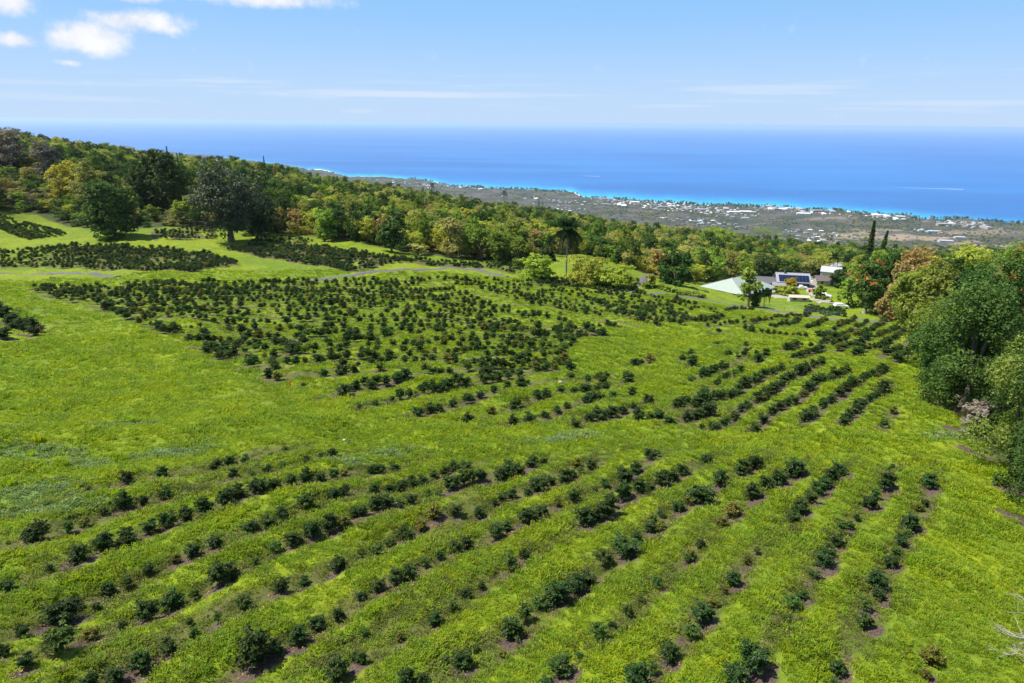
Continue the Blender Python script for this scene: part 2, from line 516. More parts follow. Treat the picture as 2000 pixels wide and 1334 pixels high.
near = zz(N5, 0, 900, 2.857) + zz(N7, 700, 914, 2.857) + zz(N8, 1300, 800, 2.4986) + zz(N4, 0, 560, 2.857) + zz(N6, 700, 600, 2.857)
# the isolated and front bushes of the middle field
M6 = [(120,350,50,'d'),(615,630,75,'d'),(865,655,65,'d'),(950,640,70,'d'),(1045,595,50,'d'),(1110,575,50,'d'),(1165,560,40,'d'),(1210,655,60,'d'),(1285,615,60,'d'),(1350,615,80,'d'),(1410,600,80,'d'),(1475,575,60,'d'),(1535,555,40,'d'),(1620,540,65,'d'),(1565,625,75,'d'),(1630,610,60,'l'),(1680,600,60,'d'),(1740,660,70,'d'),(1785,550,60,'d'),(1830,540,60,'d'),(1840,620,60,'d'),(1885,605,60,'d'),(1945,590,80,'d'),(335,600,65,'d'),(400,585,70,'d'),(450,575,60,'d'),(525,545,50,'d'),(625,505,50,'d'),(680,500,60,'d'),(755,475,50,'d'),(830,460,55,'d'),(905,460,70,'d'),(865,560,60,'d'),(890,545,60,'l'),(1000,515,60,'d'),(1050,515,60,'d'),(1130,495,55,'d'),(1200,480,45,'d'),(1260,470,70,'d'),(1335,450,50,'d'),(1275,540,70,'d'),(1310,520,60,'d'),(1350,515,55,'d'),(1420,505,60,'d'),(740,585,60,'y'),(1505,415,75,'d'),(1280,400,45,'d'),(1340,390,50,'d'),(1385,380,45,'d'),(1545,305,35,'d'),(1580,305,40,'d'),(1630,300,60,'y'),(1805,300,40,'d'),(1850,260,30,'d'),(1865,320,65,'d'),(1860,410,50,'l'),(1925,385,60,'d'),(1975,355,55,'d'),(1925,470,50,'l'),(1365,415,60,'l'),(1380,440,50,'d'),(1340,445,50,'d'),(1915,665,40,'l'),(1980,660,60,'d')]
M3 = [(105,820,50,'d'),(120,1100,60,'d'),(175,1085,50,'d'),(215,1075,45,'d'),(270,1125,50,'d'),(360,1095,60,'d'),(410,1075,60,'d'),(450,1060,60,'d'),(480,1045,50,'d'),(310,1030,55,'d'),(345,1020,50,'d'),(165,1015,50,'d'),(490,1130,55,'d'),(540,1100,50,'d'),(590,1080,55,'d'),(620,1055,55,'d'),(650,1045,50,'d'),(700,1010,60,'d'),(730,985,55,'d'),(780,950,60,'d'),(810,935,50,'d'),(855,905,55,'d'),(900,885,60,'d'),(935,870,55,'d'),(975,850,50,'d'),(1010,835,50,'d'),
      (690,1130,60,'d'),(725,1100,55,'d'),(770,1075,60,'d'),(810,1040,55,'d'),(850,1015,55,'d'),(880,1000,50,'d'),(945,960,60,'d'),(975,940,55,'d'),(1015,920,55,'d'),(1050,905,50,'d'),(930,1110,75,'d'),(955,1090,60,'d'),(1020,1030,60,'d'),(1060,995,50,'d'),(1100,975,55,'d'),(1130,955,55,'d'),(1180,925,50,'d'),(1210,905,50,'d'),(1250,885,50,'d'),(1285,870,50,'d'),(1320,850,45,'d'),(1120,1120,55,'d'),(1150,1080,55,'d'),(1180,1055,60,'d'),(1215,1010,50,'d'),(1250,990,50,'d'),(1275,975,45,'d'),(1345,925,35,'s'),(1320,1110,50,'l'),(1360,1055,40,'y'),
      (570,985,60,'d'),(595,970,50,'d'),(500,930,40,'d'),(440,950,40,'d'),(630,940,55,'d'),(670,920,50,'d'),(700,900,50,'d'),(730,885,50,'d'),(770,875,45,'d'),(810,860,50,'d'),(440,885,60,'d'),(490,860,60,'d'),(545,890,45,'d'),(590,880,50,'l'),(620,865,45,'d'),(380,830,55,'d'),(330,810,35,'l'),(375,775,35,'l'),(65,910,60,'d'),(380,910,45,'l'),(560,780,40,'d'),(605,800,35,'d'),(635,790,40,'d'),(700,820,50,'d'),(735,805,50,'d'),(640,750,35,'l'),(500,740,30,'l'),(160,800,25,'l'),(190,805,30,'l')]
ML = [(20,285,80,'d'),(195,270,90,'d'),(175,225,90,'d'),(130,245,70,'d'),(95,225,80,'d'),(60,200,80,'d'),(25,170,80,'d'),(-10,150,90,'d'),(150,225,70,'d'),(-40,130,90,'d'),
      (600,120,70,'d'),(880,230,60,'d'),(975,250,75,'d'),(1060,305,65,'d'),(1110,300,45,'d'),(1160,295,55,'d'),(1190,350,70,'l'),(1250,395,60,'d'),(1305,380,60,'d'),(1260,350,60,'d'),(1410,435,85,'d'),(1500,495,75,'d'),(1535,465,60,'d'),(1370,365,40,'d'),(1605,440,50,'d'),(1650,440,60,'d'),(1700,435,45,'l'),(1690,530,35,'l'),(1805,490,60,'d'),(1910,485,80,'d'),(1975,470,50,'d'),(1920,600,100,'d'),(1985,570,60,'d'),(1635,380,110,'d'),(1785,430,70,'d'),(1850,425,60,'d'),(1325,325,60,'d'),(1365,305,50,'d'),(1545,325,55,'d'),(1585,320,55,'d'),(1690,305,60,'d'),(1660,290,50,'d'),(1230,300,35,'y'),(1280,240,55,'d'),(1385,275,50,'d'),(1440,280,60,'d')]
midf = zz(M6, 700, 600, 2.857) + zz(M3, 1200, 380, 2.5) + zz(ML, 0, 560, 2.857)


def pline(pts, n=40):
    p = np.array(pts, float)
    t = np.r_[0, np.cumsum(np.hypot(*np.diff(p, axis=0).T))]
    s = np.linspace(0, t[-1], n)
    return np.c_[np.interp(s, t, p[:, 0]), np.interp(s, t, p[:, 1])]


# guide rows of the densely planted fields, as seen; rows between two guides are filled in at planting distance
FIELDS = [
    ([[(62,566),(300,555),(520,552),(700,549),(900,545),(1080,556),(1230,573),(1400,606)],
      [(70,574),(300,567),(520,566),(700,564),(900,566),(1080,578),(1200,592),(1400,626)],
      [(105,584),(300,584),(520,582),(700,580),(900,588),(1080,600),(1200,612),(1330,634)]], 3.9, 1.25, .78, 'main'),
    ([[(105,584),(300,584),(520,582),(700,580),(900,588),(1080,600),(1200,612),(1330,634)],
      [(200,604),(340,606),(520,604),(700,603),(850,610),(950,622),(1050,634),(1180,650)],
      [(235,622),(380,626),(520,630),(700,630),(850,632),(950,640),(1050,650),(1180,656)],
      [(350,668),(430,668),(560,662),(700,656),(850,658),(950,660),(1050,662),(1130,664)],
      [(420,702),(520,702),(600,696),(700,690),(850,690),(950,686),(1040,686),(1110,686)],
      [(520,742),(600,730),(680,716),(760,710),(850,708),(950,712),(1040,712),(1110,708)]], 4.9, 1.2, .74, 'main'),
    ([[(660,768),(740,756),(800,744),(880,732),(950,724),(1030,722),(1110,716)],
      [(700,798),(780,780),(850,762),(930,748),(1000,738),(1060,732),(1130,726)]], 4.0, 1.4, .6, 'main'),
    ([[(130,482),(300,484),(400,496),(440,505)],[(0,492),(200,490),(360,504),(470,520)],[(0,504),(200,502),(340,516),(420,524)],[(0,522),(160,524),(300,528),(380,530)]], 2.7, 1.4, .9, 'far left'),
    ([[(500,478),(600,482),(690,492),(800,508),(950,522),(1010,530)],[(440,488),(540,496),(640,502),(730,510),(770,514)],[(540,506),(600,514),(680,528),(720,522)]], 2.8, 1.4, .9, 'far centre'),
    ([[(300,452),(360,450),(420,448)],[(305,470),(360,470),(425,466)]], 3.0, 1.5, .9, 'back'),
    ([[(500,464),(560,466),(610,470)],[(490,472),(560,474),(600,476)]], 3.0, 1.5, .9, 'back'),
    ([[(0,424),(60,440),(130,458)],[(0,436),(40,450),(90,468)],[(0,448),(20,456),(60,470)]], 3.0, 1.8, .85, 'hillside'),
    ([[(950,505),(1000,515),(1040,528)],[(900,515),(960,525),(1000,535)]], 3.0, 1.6, .6, 'far centre'),
    ([[(1060,545),(1150,545),(1230,552)],[(1040,556),(1150,560),(1240,570)]], 3.0, 1.6, .8, 'main'),
]
UPPER = [[(1748.0, 708.0), (1768.0, 700.0), (1776.0, 696.0)], [(1708.0, 703.2), (1736.0, 694.0), (1760.0, 680.0), (1776.0, 666.0), (1792.0, 646.0)], [(1668.0, 696.0), (1700.0, 684.0), (1724.0, 676.0), (1752.0, 660.0), (1780.0, 640.0)], [(1634.0, 690.0), (1668.0, 680.0), (1692.0, 668.0), (1720.0, 656.0), (1748.0, 644.0), (1764.0, 632.0)], [(1624.0, 676.0), (1652.0, 666.0), (1680.0, 656.0), (1704.0, 644.0), (1732.0, 630.0)], [(1600.0, 674.0), (1652.0, 652.0), (1676.0, 640.0), (1696.0, 628.0)], [(1608.0, 656.0), (1644.0, 636.0), (1672.0, 624.0)], [(1572.0, 644.0), (1592.0, 636.0), (1616.0, 626.0)], [(1448.0, 642.0), (1480.0, 648.0), (1520.0, 654.0), (1560.0, 658.0), (1600.0, 660.0), (1624.0, 656.0)], [(1388.0, 656.0), (1408.0, 654.4), (1432.0, 652.0)], [(1528.0, 688.0), (1560.0, 680.0), (1592.0, 678.0)], [(1544.0, 706.0), (1584.0, 692.0), (1616.0, 684.0)], [(1376.0, 628.0), (1424.0, 620.0), (1464.0, 626.0)], [(1380.0, 636.0), (1424.0, 632.0), (1456.0, 632.0)], [(1504.0, 640.0), (1540.0, 636.0), (1560.0, 628.0)], [(1416.0, 608.0), (1440.0, 604.0), (1472.0, 608.0)], [(1544.0, 620.0), (1568.0, 618.0), (1584.0, 616.0)], [(1456.0, 636.0), (1504.0, 624.8), (1540.0, 620.0)]]
FIELDS += [([g], 5.0, 1.25, .86, 'upper') for g in UPPER]
MIDROWS = [[(1392.0, 832.0), (1448.0, 800.0), (1496.0, 774.0), (1520.0, 754.0), (1560.0, 730.0), (1600.0, 714.0)], [(1472.0, 832.0), (1508.0, 810.0), (1552.0, 780.0), (1584.0, 760.0), (1620.0, 742.0), (1656.0, 724.0)], [(1570.0, 826.0), (1608.0, 792.0), (1652.0, 762.0), (1700.0, 734.0), (1728.0, 720.0)], [(1646.0, 828.0), (1686.0, 784.0), (1716.0, 766.0), (1738.0, 750.0)], [(1336.0, 816.0), (1368.0, 806.0), (1396.0, 798.0)], [(1440.0, 764.0), (1452.0, 756.0), (1480.0, 740.0), (1524.0, 724.0)], [(1336.0, 810.0), (1380.0, 784.0), (1424.0, 774.0)], [(1352.0, 742.0), (1376.0, 734.0), (1418.0, 720.0), (1456.0, 700.0), (1496.0, 692.0)], [(927.5, 740.0), (959.0, 734.8), (1004.5, 730.2), (1050.0, 727.8), (1116.5, 727.8)], [(1008.0, 757.5), (1050.0, 750.5), (1102.5, 747.0), (1137.5, 743.5)], [(808.5, 806.5), (861.0, 801.3), (889.0, 790.8), (938.0, 775.0), (966.0, 766.3), (997.5, 761.0)], [(700.0, 754.0), (745.5, 750.5), (798.0, 740.0)], [(763.0, 706.8), (805.0, 708.5), (854.0, 705.0), (892.5, 701.5)], [(997.5, 796.0), (1025.5, 787.3), (1071.0, 780.3), (1095.5, 773.3)], [(1137.5, 790.8), (1165.5, 782.0), (1200.5, 776.8), (1235.5, 773.3)], [(1137.5, 811.8), (1165.5, 808.3), (1204.0, 803.0), (1239.0, 794.3)], [(864.5, 726.0), (896.0, 720.8), (931.0, 717.3)], [(700.0, 796.0), (742.0, 790.8), (777.0, 778.5), (812.0, 775.0)], [(990.5, 831.0), (1032.5, 824.0), (1067.5, 810.0), (1113.0, 796.0)]]
FIELDS += [([g], 5.0, 1.25, .66, 'rows') for g in MIDROWS]
_lane = hit(*pline([(835,552),(930,574),(1000,595),(1080,613),(1160,628),(1230,640)], 60).T)[:, :2]


def lane_d(x, y):
    return np.array([np.min(np.hypot(_lane[:, 0] - a, _lane[:, 1] - b)) for a, b in zip(x, y)])


dense = []          # x, y, width, tone, direction
for guides, gap, step, prob, nm in FIELDS:
    G = [hit(*pline(g).T)[:, :2] for g in guides]
    rows = []
    for A, B in zip(G, G[1:]):
        d = np.median(np.linalg.norm(A - B, axis=1))
        n = max(1, int(round(d / gap)))
        for k in range(n):
            rows.append(A * (1 - k / n) + B * (k / n))
    rows.append(G[-1])
    for row in rows:
        L = np.r_[0, np.cumsum(np.linalg.norm(np.diff(row, axis=0), axis=1))]
        s = np.arange(rng.uniform(0, step), L[-1], step)
        s = s + rng.normal(0, .18, len(s))
        x = np.interp(s, L, row[:, 0])
        y = np.interp(s, L, row[:, 1]) + rng.normal(0, .06, len(s))
        g = tile(T1, x + 37, y, .9)
        pr = np.clip(prob + .34 * g, .05, .97)
        if nm == 'main':                     # plants missing for whole stretches of a row, independently from row to row
            ph = rng.uniform(0, 500)
            pr = np.where(tile(T2, s * 1.0 + ph, s * 0 + ph, .55) > -.85, np.clip(prob + .2, 0, .97), .25)
        if nm == 'main':                     # the open grass lane across the field
            pr = np.where(lane_d(x, y) < 3.6, .03, pr)
        keep = rng.random(len(s)) < pr
        dx = np.gradient(row[:, 0])
        dy = np.gradient(row[:, 1])
        an = np.interp(s, L, np.unwrap(np.arctan2(dy, dx)))
        for i in np.nonzero(keep)[0]:
            wd = float(np.clip(rng.normal(1.45 if nm != 'upper' else 1.4, .30), .8, 2.4))
            tone = rng.choice(['d', 'l', 'y'], p=[.80, .12, .08])
            dense.append((x[i], y[i], wd, tone, an[i]))
        # bare strip along the row
        for a, b, t in zip(np.interp(np.arange(0, L[-1], .6), L, row[:, 0]), np.interp(np.arange(0, L[-1], .6), L, row[:, 1]), np.interp(np.arange(0, L[-1], .6), L, np.unwrap(np.arctan2(dy, dx)))):
            ix, iy = int((a - RX0) / RC), int((b - RY0) / RC)
            if 3 < ix < RNX - 4 and 3 < iy < RNY - 4:
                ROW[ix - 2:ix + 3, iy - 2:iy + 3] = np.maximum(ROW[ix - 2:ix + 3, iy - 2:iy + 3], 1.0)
                if tile(T1, a + 9, b, .5) > -.2:
                    SOIL[ix - 1:ix + 2, iy - 2:iy + 1] = np.maximum(SOIL[ix - 1:ix + 2, iy - 2:iy + 1], .62)


def splat(T, x, y, ang, ln, wd, amp):
    R_ = int(ln * 2.2 / RC) + 1
    ix, iy = int((x - RX0) / RC), int((y - RY0) / RC)
    if ix < R_ or iy < R_ or ix >= RNX - R_ - 1 or iy >= RNY - R_ - 1:
        return
    gx, gy = np.meshgrid(np.arange(-R_, R_ + 1) * RC, np.arange(-R_, R_ + 1) * RC, indexing='ij')
    u = gx * math.cos(ang) + gy * math.sin(ang)
    v = -gx * math.sin(ang) + gy * math.cos(ang)
    k = amp * np.exp(-(u / ln) ** 2 - (v / wd) ** 2)
    sl = T[ix - R_:ix + R_ + 1, iy - R_:iy + R_ + 1]
    np.maximum(sl, k, out=sl)


hand = []
_q = near + midf
_h = hit([a[0] for a in _q], [a[1] for a in _q])
for (a, b, wpx, tone), p in zip(_q, _h):
    wd = wpx * depth(p) / F * 1.12
    ang = math.radians(50) if p[0] > -22 or p[1] < 60 else math.radians(38)
    if p[1] > 62:
        ang = math.radians(float(np.interp(a, [400, 800, 1100, 1400, 1800], [12, 25, 30, 48, 54])))
    hand.append((p[0], p[1], wd, tone, ang, b > 858))
for x, y, wd, tone, ang, nr in hand:
    splat(MOUND, x, y, ang, 2.6, .75, 1.0)
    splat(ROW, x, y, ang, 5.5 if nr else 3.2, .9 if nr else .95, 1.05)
    if nr and rng.random() < .5:
        splat(SOIL, x + math.cos(ang) * 1.6, y + math.sin(ang) * 1.6, ang, 1.3, .4, .6)
    splat(SOIL, x + .35 * math.sin(ang), y - .35 * math.cos(ang) * 1.2, ang, wd * .95, wd * .55, (.95 if tone != 'l' else .5) * (.75 + .5 * rng.random()))
for x, y, wd, tone, ang in dense:
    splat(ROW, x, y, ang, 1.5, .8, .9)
    splat(SOIL, x, y - .4, ang, 1.2, .55, .35 + .55 * rng.random())
# small young plants filling the foreground rows
for x, y, wd, tone, ang, nr in list(hand):
    if nr and rng.random() < .62:
        k = rng.choice([-1, 1]) * rng.uniform(1.2, 1.9)
        q = (x + math.cos(ang) * k, y + math.sin(ang) * k)
        if min(math.hypot(h[0] - q[0], h[1] - q[1]) for h in hand) > .9:
            hand.append((q[0], q[1], rng.uniform(.5, 1.15), rng.choice(['l', 'l', 'y', 's', 'd', 'd']), ang, True))
hand_xy = np.array([(h[0], h[1]) for h in hand])
dense = [d for d in dense if np.min(np.hypot(hand_xy[:, 0] - d[0], hand_xy[:, 1] - d[1])) > 1.3]
_k, _grid = [], {}
for d in dense:
    c = (int(d[0] // 1.1), int(d[1] // 1.1))
    if any(math.hypot(d[0] - e[0], d[1] - e[1]) < 1.05 for a in (-1, 0, 1) for b in (-1, 0, 1) for e in _grid.get((c[0] + a, c[1] + b), ())):
        continue
    _grid.setdefault(c, []).append(d)
    _k.append(d)
dense = _k
# mounds only where rows run near the camera; fade the far ones
# other bare patches: under the right-hand trees, weeds on the left
for px, py, ln, wd in [(1850,800,3,1.4),(1885,840,3,1.4),(1925,880,3,1.3),(1975,960,2.4,1.1),(1990,1010,2,1),(1830,770,2.6,1.2),(1342,545,5,3)]:
    p = hit(px, py)[0]
    splat(SOIL, p[0], p[1], math.radians(-62), ln, wd, 1.0)
WEED = np.zeros((RNX, RNY))
for px, py, ln, wd in [(60,960,3.5,2),(330,880,3.5,1.6),(180,900,2.5,1.6),(250,830,3,1.2),(20,990,2,1),(1850,850,2.2,1.4),(760,880,2.5,1),(1080,860,2.5,1),(60,880,3,2),(130,1000,2.4,1),(1160,850,1.6,.8),(680,905,2,.8)]:
    p = hit(px, py)[0]
    splat(WEED, p[0], p[1], .3, ln, wd, .9)
# ============ edge of the forest as a function of azimuth ============
FE = [(-300,430),(-60,415),(0,413),(70,420),(130,444),(200,450),(300,447),(425,447),(520,455),(600,462),(660,470),(720,478),(800,496),(900,506),(1000,512),(1060,503),(1100,497),(1160,502),(1190,513),(1225,526),(1250,529),(1290,540),(1340,550),(1385,553),(1420,548),
      (1480,541),(1560,541),(1640,538),(1672,556),(1680,600),(1720,622),(1770,630),(1796,655),(1815,715),(1850,775),(1910,860),(1990,960),(2100,1110),(2300,1300)]
_p = [hit(a, b)[0] for a, b in FE]
FEA = np.array([math.atan2(p[0], p[1]) for p in _p])
FER = np.array([math.hypot(p[0], p[1]) for p in _p])
_o = np.argsort(FEA)
FEA, FER = FEA[_o], FER[_o]


def forest_r(az):
    return np.interp(az, FEA, FER)


# ============ ground, sea, haze ============
m_ground, nt = new_mat('ground cover')
co = nd(nt, 'ShaderNodeTexCoord').outputs['Object']
att = lambda k: nd(nt, 'ShaderNodeAttribute', attribute_name=k).outputs['Fac']
nL = noise(nt, co, .035, 4)
nM = noise(nt, co, .22, 5, .6)
nS = noise(nt, co, 1.6, 5, .65)
nT = noise(nt, co, 9.0, 4, .7)
g1 = mixc(nt, ramp(nt, nS, .30, .70), (.135, .185, .006), (.26, .32, .009))
g2 = mixc(nt, ramp(nt, nS, .35, .65), (.085, .145, .010), (.17, .24, .012))
grass = mixc(nt, ramp(nt, math_n(nt, 'ADD', math_n(nt, 'MULTIPLY', nL, .5), math_n(nt, 'MULTIPLY', nM, .5)), .42, .58), g1, g2)
grass = mixc(nt, math_n(nt, 'MULTIPLY', ramp(nt, nT, .35, .75), .3), grass, (.09, .14, .012))
finen = noise(nt, co, 22.0, 3, .7)
grass = mixc(nt, math_n(nt, 'MULTIPLY', ramp(nt, finen, .40, .70), .3), grass, (.05, .085, .008))
nX = noise(nt, co, .09, 5, .7)
grass = mixc(nt, math_n(nt, 'MULTIPLY', ramp(nt, nX, .58, .72), .4), grass, (.17, .18, .04))
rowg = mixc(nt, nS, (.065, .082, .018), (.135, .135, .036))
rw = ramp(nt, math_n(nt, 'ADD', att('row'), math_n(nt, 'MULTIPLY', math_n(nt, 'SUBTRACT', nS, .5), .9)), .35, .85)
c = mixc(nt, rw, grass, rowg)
soilc = mixc(nt, ramp(nt, nT, .3, .7), (.038, .027, .022), (.15, .105, .08))
sl_ = ramp(nt, math_n(nt, 'ADD', att('soil'), math_n(nt, 'ADD', math_n(nt, 'MULTIPLY', math_n(nt, 'SUBTRACT', nS, .5), 1.0), math_n(nt, 'MULTIPLY', math_n(nt, 'SUBTRACT', nT, .5), .6))), .42, .62)
c = mixc(nt, sl_, c, soilc)
weedc = mixc(nt, ramp(nt, nT, .45, .6), (.07, .14, .02), (.20, .28, .09))
c = mixc(nt, ramp(nt, math_n(nt, 'ADD', att('weed'), math_n(nt, 'MULTIPLY', math_n(nt, 'SUBTRACT', nS, .5), .8)), .3, .7), c, weedc)
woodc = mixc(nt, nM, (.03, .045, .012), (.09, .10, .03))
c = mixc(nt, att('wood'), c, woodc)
dn_ = noise(nt, co, .006, 6, .62)
dn2 = noise(nt, co, .03, 5, .6)
dryc = mixc(nt, ramp(nt, dn_, .42, .6), (.042, .055, .036), (.105, .095, .085))
dryc = mixc(nt, math_n(nt, 'MULTIPLY', ramp(nt, dn2, .4, .7), .5), dryc, (.045, .05, .032))
dryc = mixc(nt, att('tan'), dryc, mixc(nt, dn2, (.21, .16, .11), (.30, .235, .165)))
c = mixc(nt, att('dry'), c, dryc)
c = mixc(nt, att('beach'), c, (.55, .50, .40))
b = nd(nt, 'ShaderNodeBsdfPrincipled', i_Base_Color=c, i_Roughness=.85)
b.inputs['Specular IOR Level'].default_value = .2
bh = math_n(nt, 'ADD', math_n(nt, 'MULTIPLY', nS, .20), math_n(nt, 'MULTIPLY', nT, .07))
nt.links.new(nd(nt, 'ShaderNodeBump', i_Strength=.8, i_Distance=1.0, i_Height=bh).outputs[0], b.inputs['Normal'])
out(nt, b.outputs[0])

azs = np.r_[np.linspace(-math.pi, -.86, 40)[:-1], np.linspace(-.86, .86, 660), np.linspace(.86, math.pi, 40)[1:-1]]
rs = [1.0, 6, 11, 15, 17]
while rs[-1] < 150:
    rs.append(rs[-1] * 1.0085)
while rs[-1] < 420:
    rs.append(rs[-1] * 1.0095)
while rs[-1] < 16000:
    rs.append(rs[-1] * 1.014)
rs = np.array(rs)
A_, R_ = np.meshgrid(azs, rs, indexing='ij')
gx, gy = (np.sin(A_) * R_).ravel(), (np.cos(A_) * R_).ravel()
gz = ground_h(gx, gy)
na, nr_ = A_.shape
i0 = np.arange(na)[:, None] * nr_ + np.arange(nr_ - 1)[None, :]
i1 = np.roll(np.arange(na), -1)[:, None] * nr_ + np.arange(nr_ - 1)[None, :]
Fq = np.stack([i0, i0 + 1, i1 + 1, i1], -1).reshape(-1, 4)
# leave out what lies far under the sea
keepf = (gz[Fq].max(1) > -3.9) | (R_.ravel()[Fq].min(1) < 3000)
Fq = Fq[keepf][:, ::-1].copy()
Ar, Rr = A_.ravel(), R_.ravel()
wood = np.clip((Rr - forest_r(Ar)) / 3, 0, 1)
dry = np.clip((Rr - np.interp(Ar, [-.64, -.2, 0, .3, .64], [3500, 2600, 1700, 1400, 1050])) / 500, 0, 1)
tan = np.zeros(len(gx))


def far_blob(T, px, py, rx, ry, amp=1.0, az_only=False):
    p = hit(px, py)[0]
    u = (gx - p[0]) / rx
    v = (gy - p[1]) / ry
    np.maximum(T, amp * np.clip(1.6 - (u * u + v * v) * 1.2 + .9 * tile(T2, gx, gy, 6.0) * .4, 0, 1), out=T)


for a in [(1750,463,260,60),(1800,466,150,40),(1650,460,120,50),(1900,480,160,40),(1950,452,200,60,.6),(1700,449,160,60,.8),(1850,452,120,50,.6),(1880,475,60,25,1),(1620,425,120,60,.5)]:
    far_blob(tan, *a)
SR = shore_r(Ar)
beach = np.clip(1 - (SR - Rr) / 14, 0, 1) * (Rr < SR + 30) * .8
near_m = Rr < 330
row_a = np.where(near_m, rast(ROW, gx, gy), 0)
soil_a = np.where(near_m, rast(SOIL, gx, gy), 0)
weed_a = np.where(near_m, rast(WEED, gx, gy), 0)
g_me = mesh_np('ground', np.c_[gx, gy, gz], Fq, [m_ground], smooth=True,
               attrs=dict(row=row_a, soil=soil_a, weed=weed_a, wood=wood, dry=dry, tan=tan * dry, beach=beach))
tag(ob('ground', g_me), 'green grassy slope of the farm falling away to the coastal plain', kind='structure')

# sea
m_sea, nt = new_mat('sea water')
co = nd(nt, 'ShaderNodeTexCoord').outputs['Object']
sh_ = nd(nt, 'ShaderNodeAttribute', attribute_name='shallow').outputs['Fac']
fo_ = nd(nt, 'ShaderNodeAttribute', attribute_name='surf').outputs['Fac']
big_ = noise(nt, co, .00035, 5, .55)
str_ = nd(nt, 'ShaderNodeVectorMath', operation='MULTIPLY', i_0=co, i_1=(.00018, .0011, 1)).outputs[0]
st_ = noise(nt, str_, 1.0, 6, .6)
c = mixc(nt, ramp(nt, math_n(nt, 'MULTIPLY_ADD', st_, .6, math_n(nt, 'MULTIPLY', big_, .4)), .35, .65), (.002, .085, .31), (.006, .155, .46))
shn = math_n(nt, 'ADD', sh_, math_n(nt, 'MULTIPLY', math_n(nt, 'SUBTRACT', big_, .5), .5))
c = mixc(nt, math_n(nt, 'MULTIPLY', ramp(nt, shn, .15, .95), math_n(nt, 'GREATER_THAN', sh_, .001)), c, (.02, .36, .62))
c = mixc(nt, ramp(nt, sh_, .80, 1.05), c, (.05, .42, .56))
wn = noise(nt, co, .03, 4, .7)
c = mixc(nt, ramp(nt, math_n(nt, 'ADD', fo_, math_n(nt, 'MULTIPLY', math_n(nt, 'SUBTRACT', wn, .5), 1.2)), .5, .8), c, (.82, .85, .86))
b = nd(nt, 'ShaderNodeBsdfPrincipled', i_Base_Color=c, i_Roughness=.35)
b.inputs['Specular IOR Level'].default_value = .25
wv = noise(nt, co, .05, 4, .6)
nt.links.new(nd(nt, 'ShaderNodeBump', i_Strength=.5, i_Distance=2.0, i_Height=wv).outputs[0], b.inputs['Normal'])
out(nt, b.outputs[0])
sa = np.r_[np.linspace(-math.pi, -.8, 20)[:-1], np.linspace(-.8, .8, 420), np.linspace(.8, math.pi, 20)[1:-1]]
sr_ = [0.0]
frac = np.r_[np.linspace(.90, 1.0, 5)[:-1], 1.0 + np.linspace(0, .06, 14) ** 1.0, 1.08, 1.11, 1.15, 1.2, 1.27, 1.36, 1.5, 1.7, 2.0, 2.5, 3.3, 5, 8]
SA = sa[:, None]
s0 = shore_r(sa)[:, None]
RR = np.minimum(s0 * frac[None, :], 110000.0)
RR = np.c_[RR, np.full(len(sa), 60000.0), np.full(len(sa), 112000.0)]
RR = np.maximum.accumulate(RR, axis=1)
wdt = np.maximum(RR - s0, 0)
shal = np.exp(-wdt / 420.0) * (RR < 112000)
shal[RR < s0] = 1
surf = np.exp(-np.maximum(RR - s0, 0) / 14.0) * .55
for px, w_, am in [(636, 28, 1.3), (1126, 12, 1.1), (864, 22, .9), (255, 30, .9), (1500, 6, .6)]:
    d = ray(px, 380)
    a0 = math.atan2(d[0], d[1])
    surf = np.maximum(surf, am * np.exp(-((SA - a0) * F / w_) ** 2) * np.exp(-(np.maximum(RR - s0, 0) / (120 if px == 636 else 60)) ** 2))
sx, sy = (np.sin(SA) * RR), (np.cos(SA) * RR)
n1_, n2_ = RR.shape
i0 = np.arange(n1_)[:, None] * n2_ + np.arange(n2_ - 1)[None, :]
i1 = np.roll(np.arange(n1_), -1)[:, None] * n2_ + np.arange(n2_ - 1)[None, :]
Fs = np.stack([i0, i1, i1 + 1, i0 + 1], -1).reshape(-1, 4)
# drop collapsed quads
dr = RR.ravel()
Fs = Fs[dr[Fs[:, 3]] - dr[Fs[:, 0]] > .01]
s_me = mesh_np('sea', np.c_[sx.ravel(), sy.ravel(), np.zeros(sx.size)], Fs[:, ::-1].copy(), [m_sea], smooth=True, attrs=dict(shallow=shal.ravel(), surf=surf.ravel()))
tag(ob('sea', s_me), 'deep blue ocean turning turquoise along the shore', kind='structure')

# haze: one closed box round everything
m_haze, nt = new_mat('haze air')
v = nd(nt, 'ShaderNodeVolumePrincipled')
v.inputs['Color'].default_value = (.66, .80, 1.0, 1)
v.inputs['Density'].default_value = HAZE_D = 2.6e-5
v.inputs['Anisotropy'].default_value = .2
nt.links.new(v.outputs[0], nd(nt, 'ShaderNodeOutputMaterial').inputs['Volume'])
hb = MB()
HS = 125000
hb.box(-HS, HS, -HS, HS, -6, 462)
tag(hb.build('haze', m_haze), 'thin blue haze over the sea and the far coast', kind='stuff')

# ============ roads ============
m_road = plain('worn asphalt', (.115, .105, .105), .9, var=.3, scale=1.5, bump=.02)
m_gravel = plain('pale gravel', (.30, .28, .25), .9, var=.3, scale=2.0, bump=.03)


PATHS = []


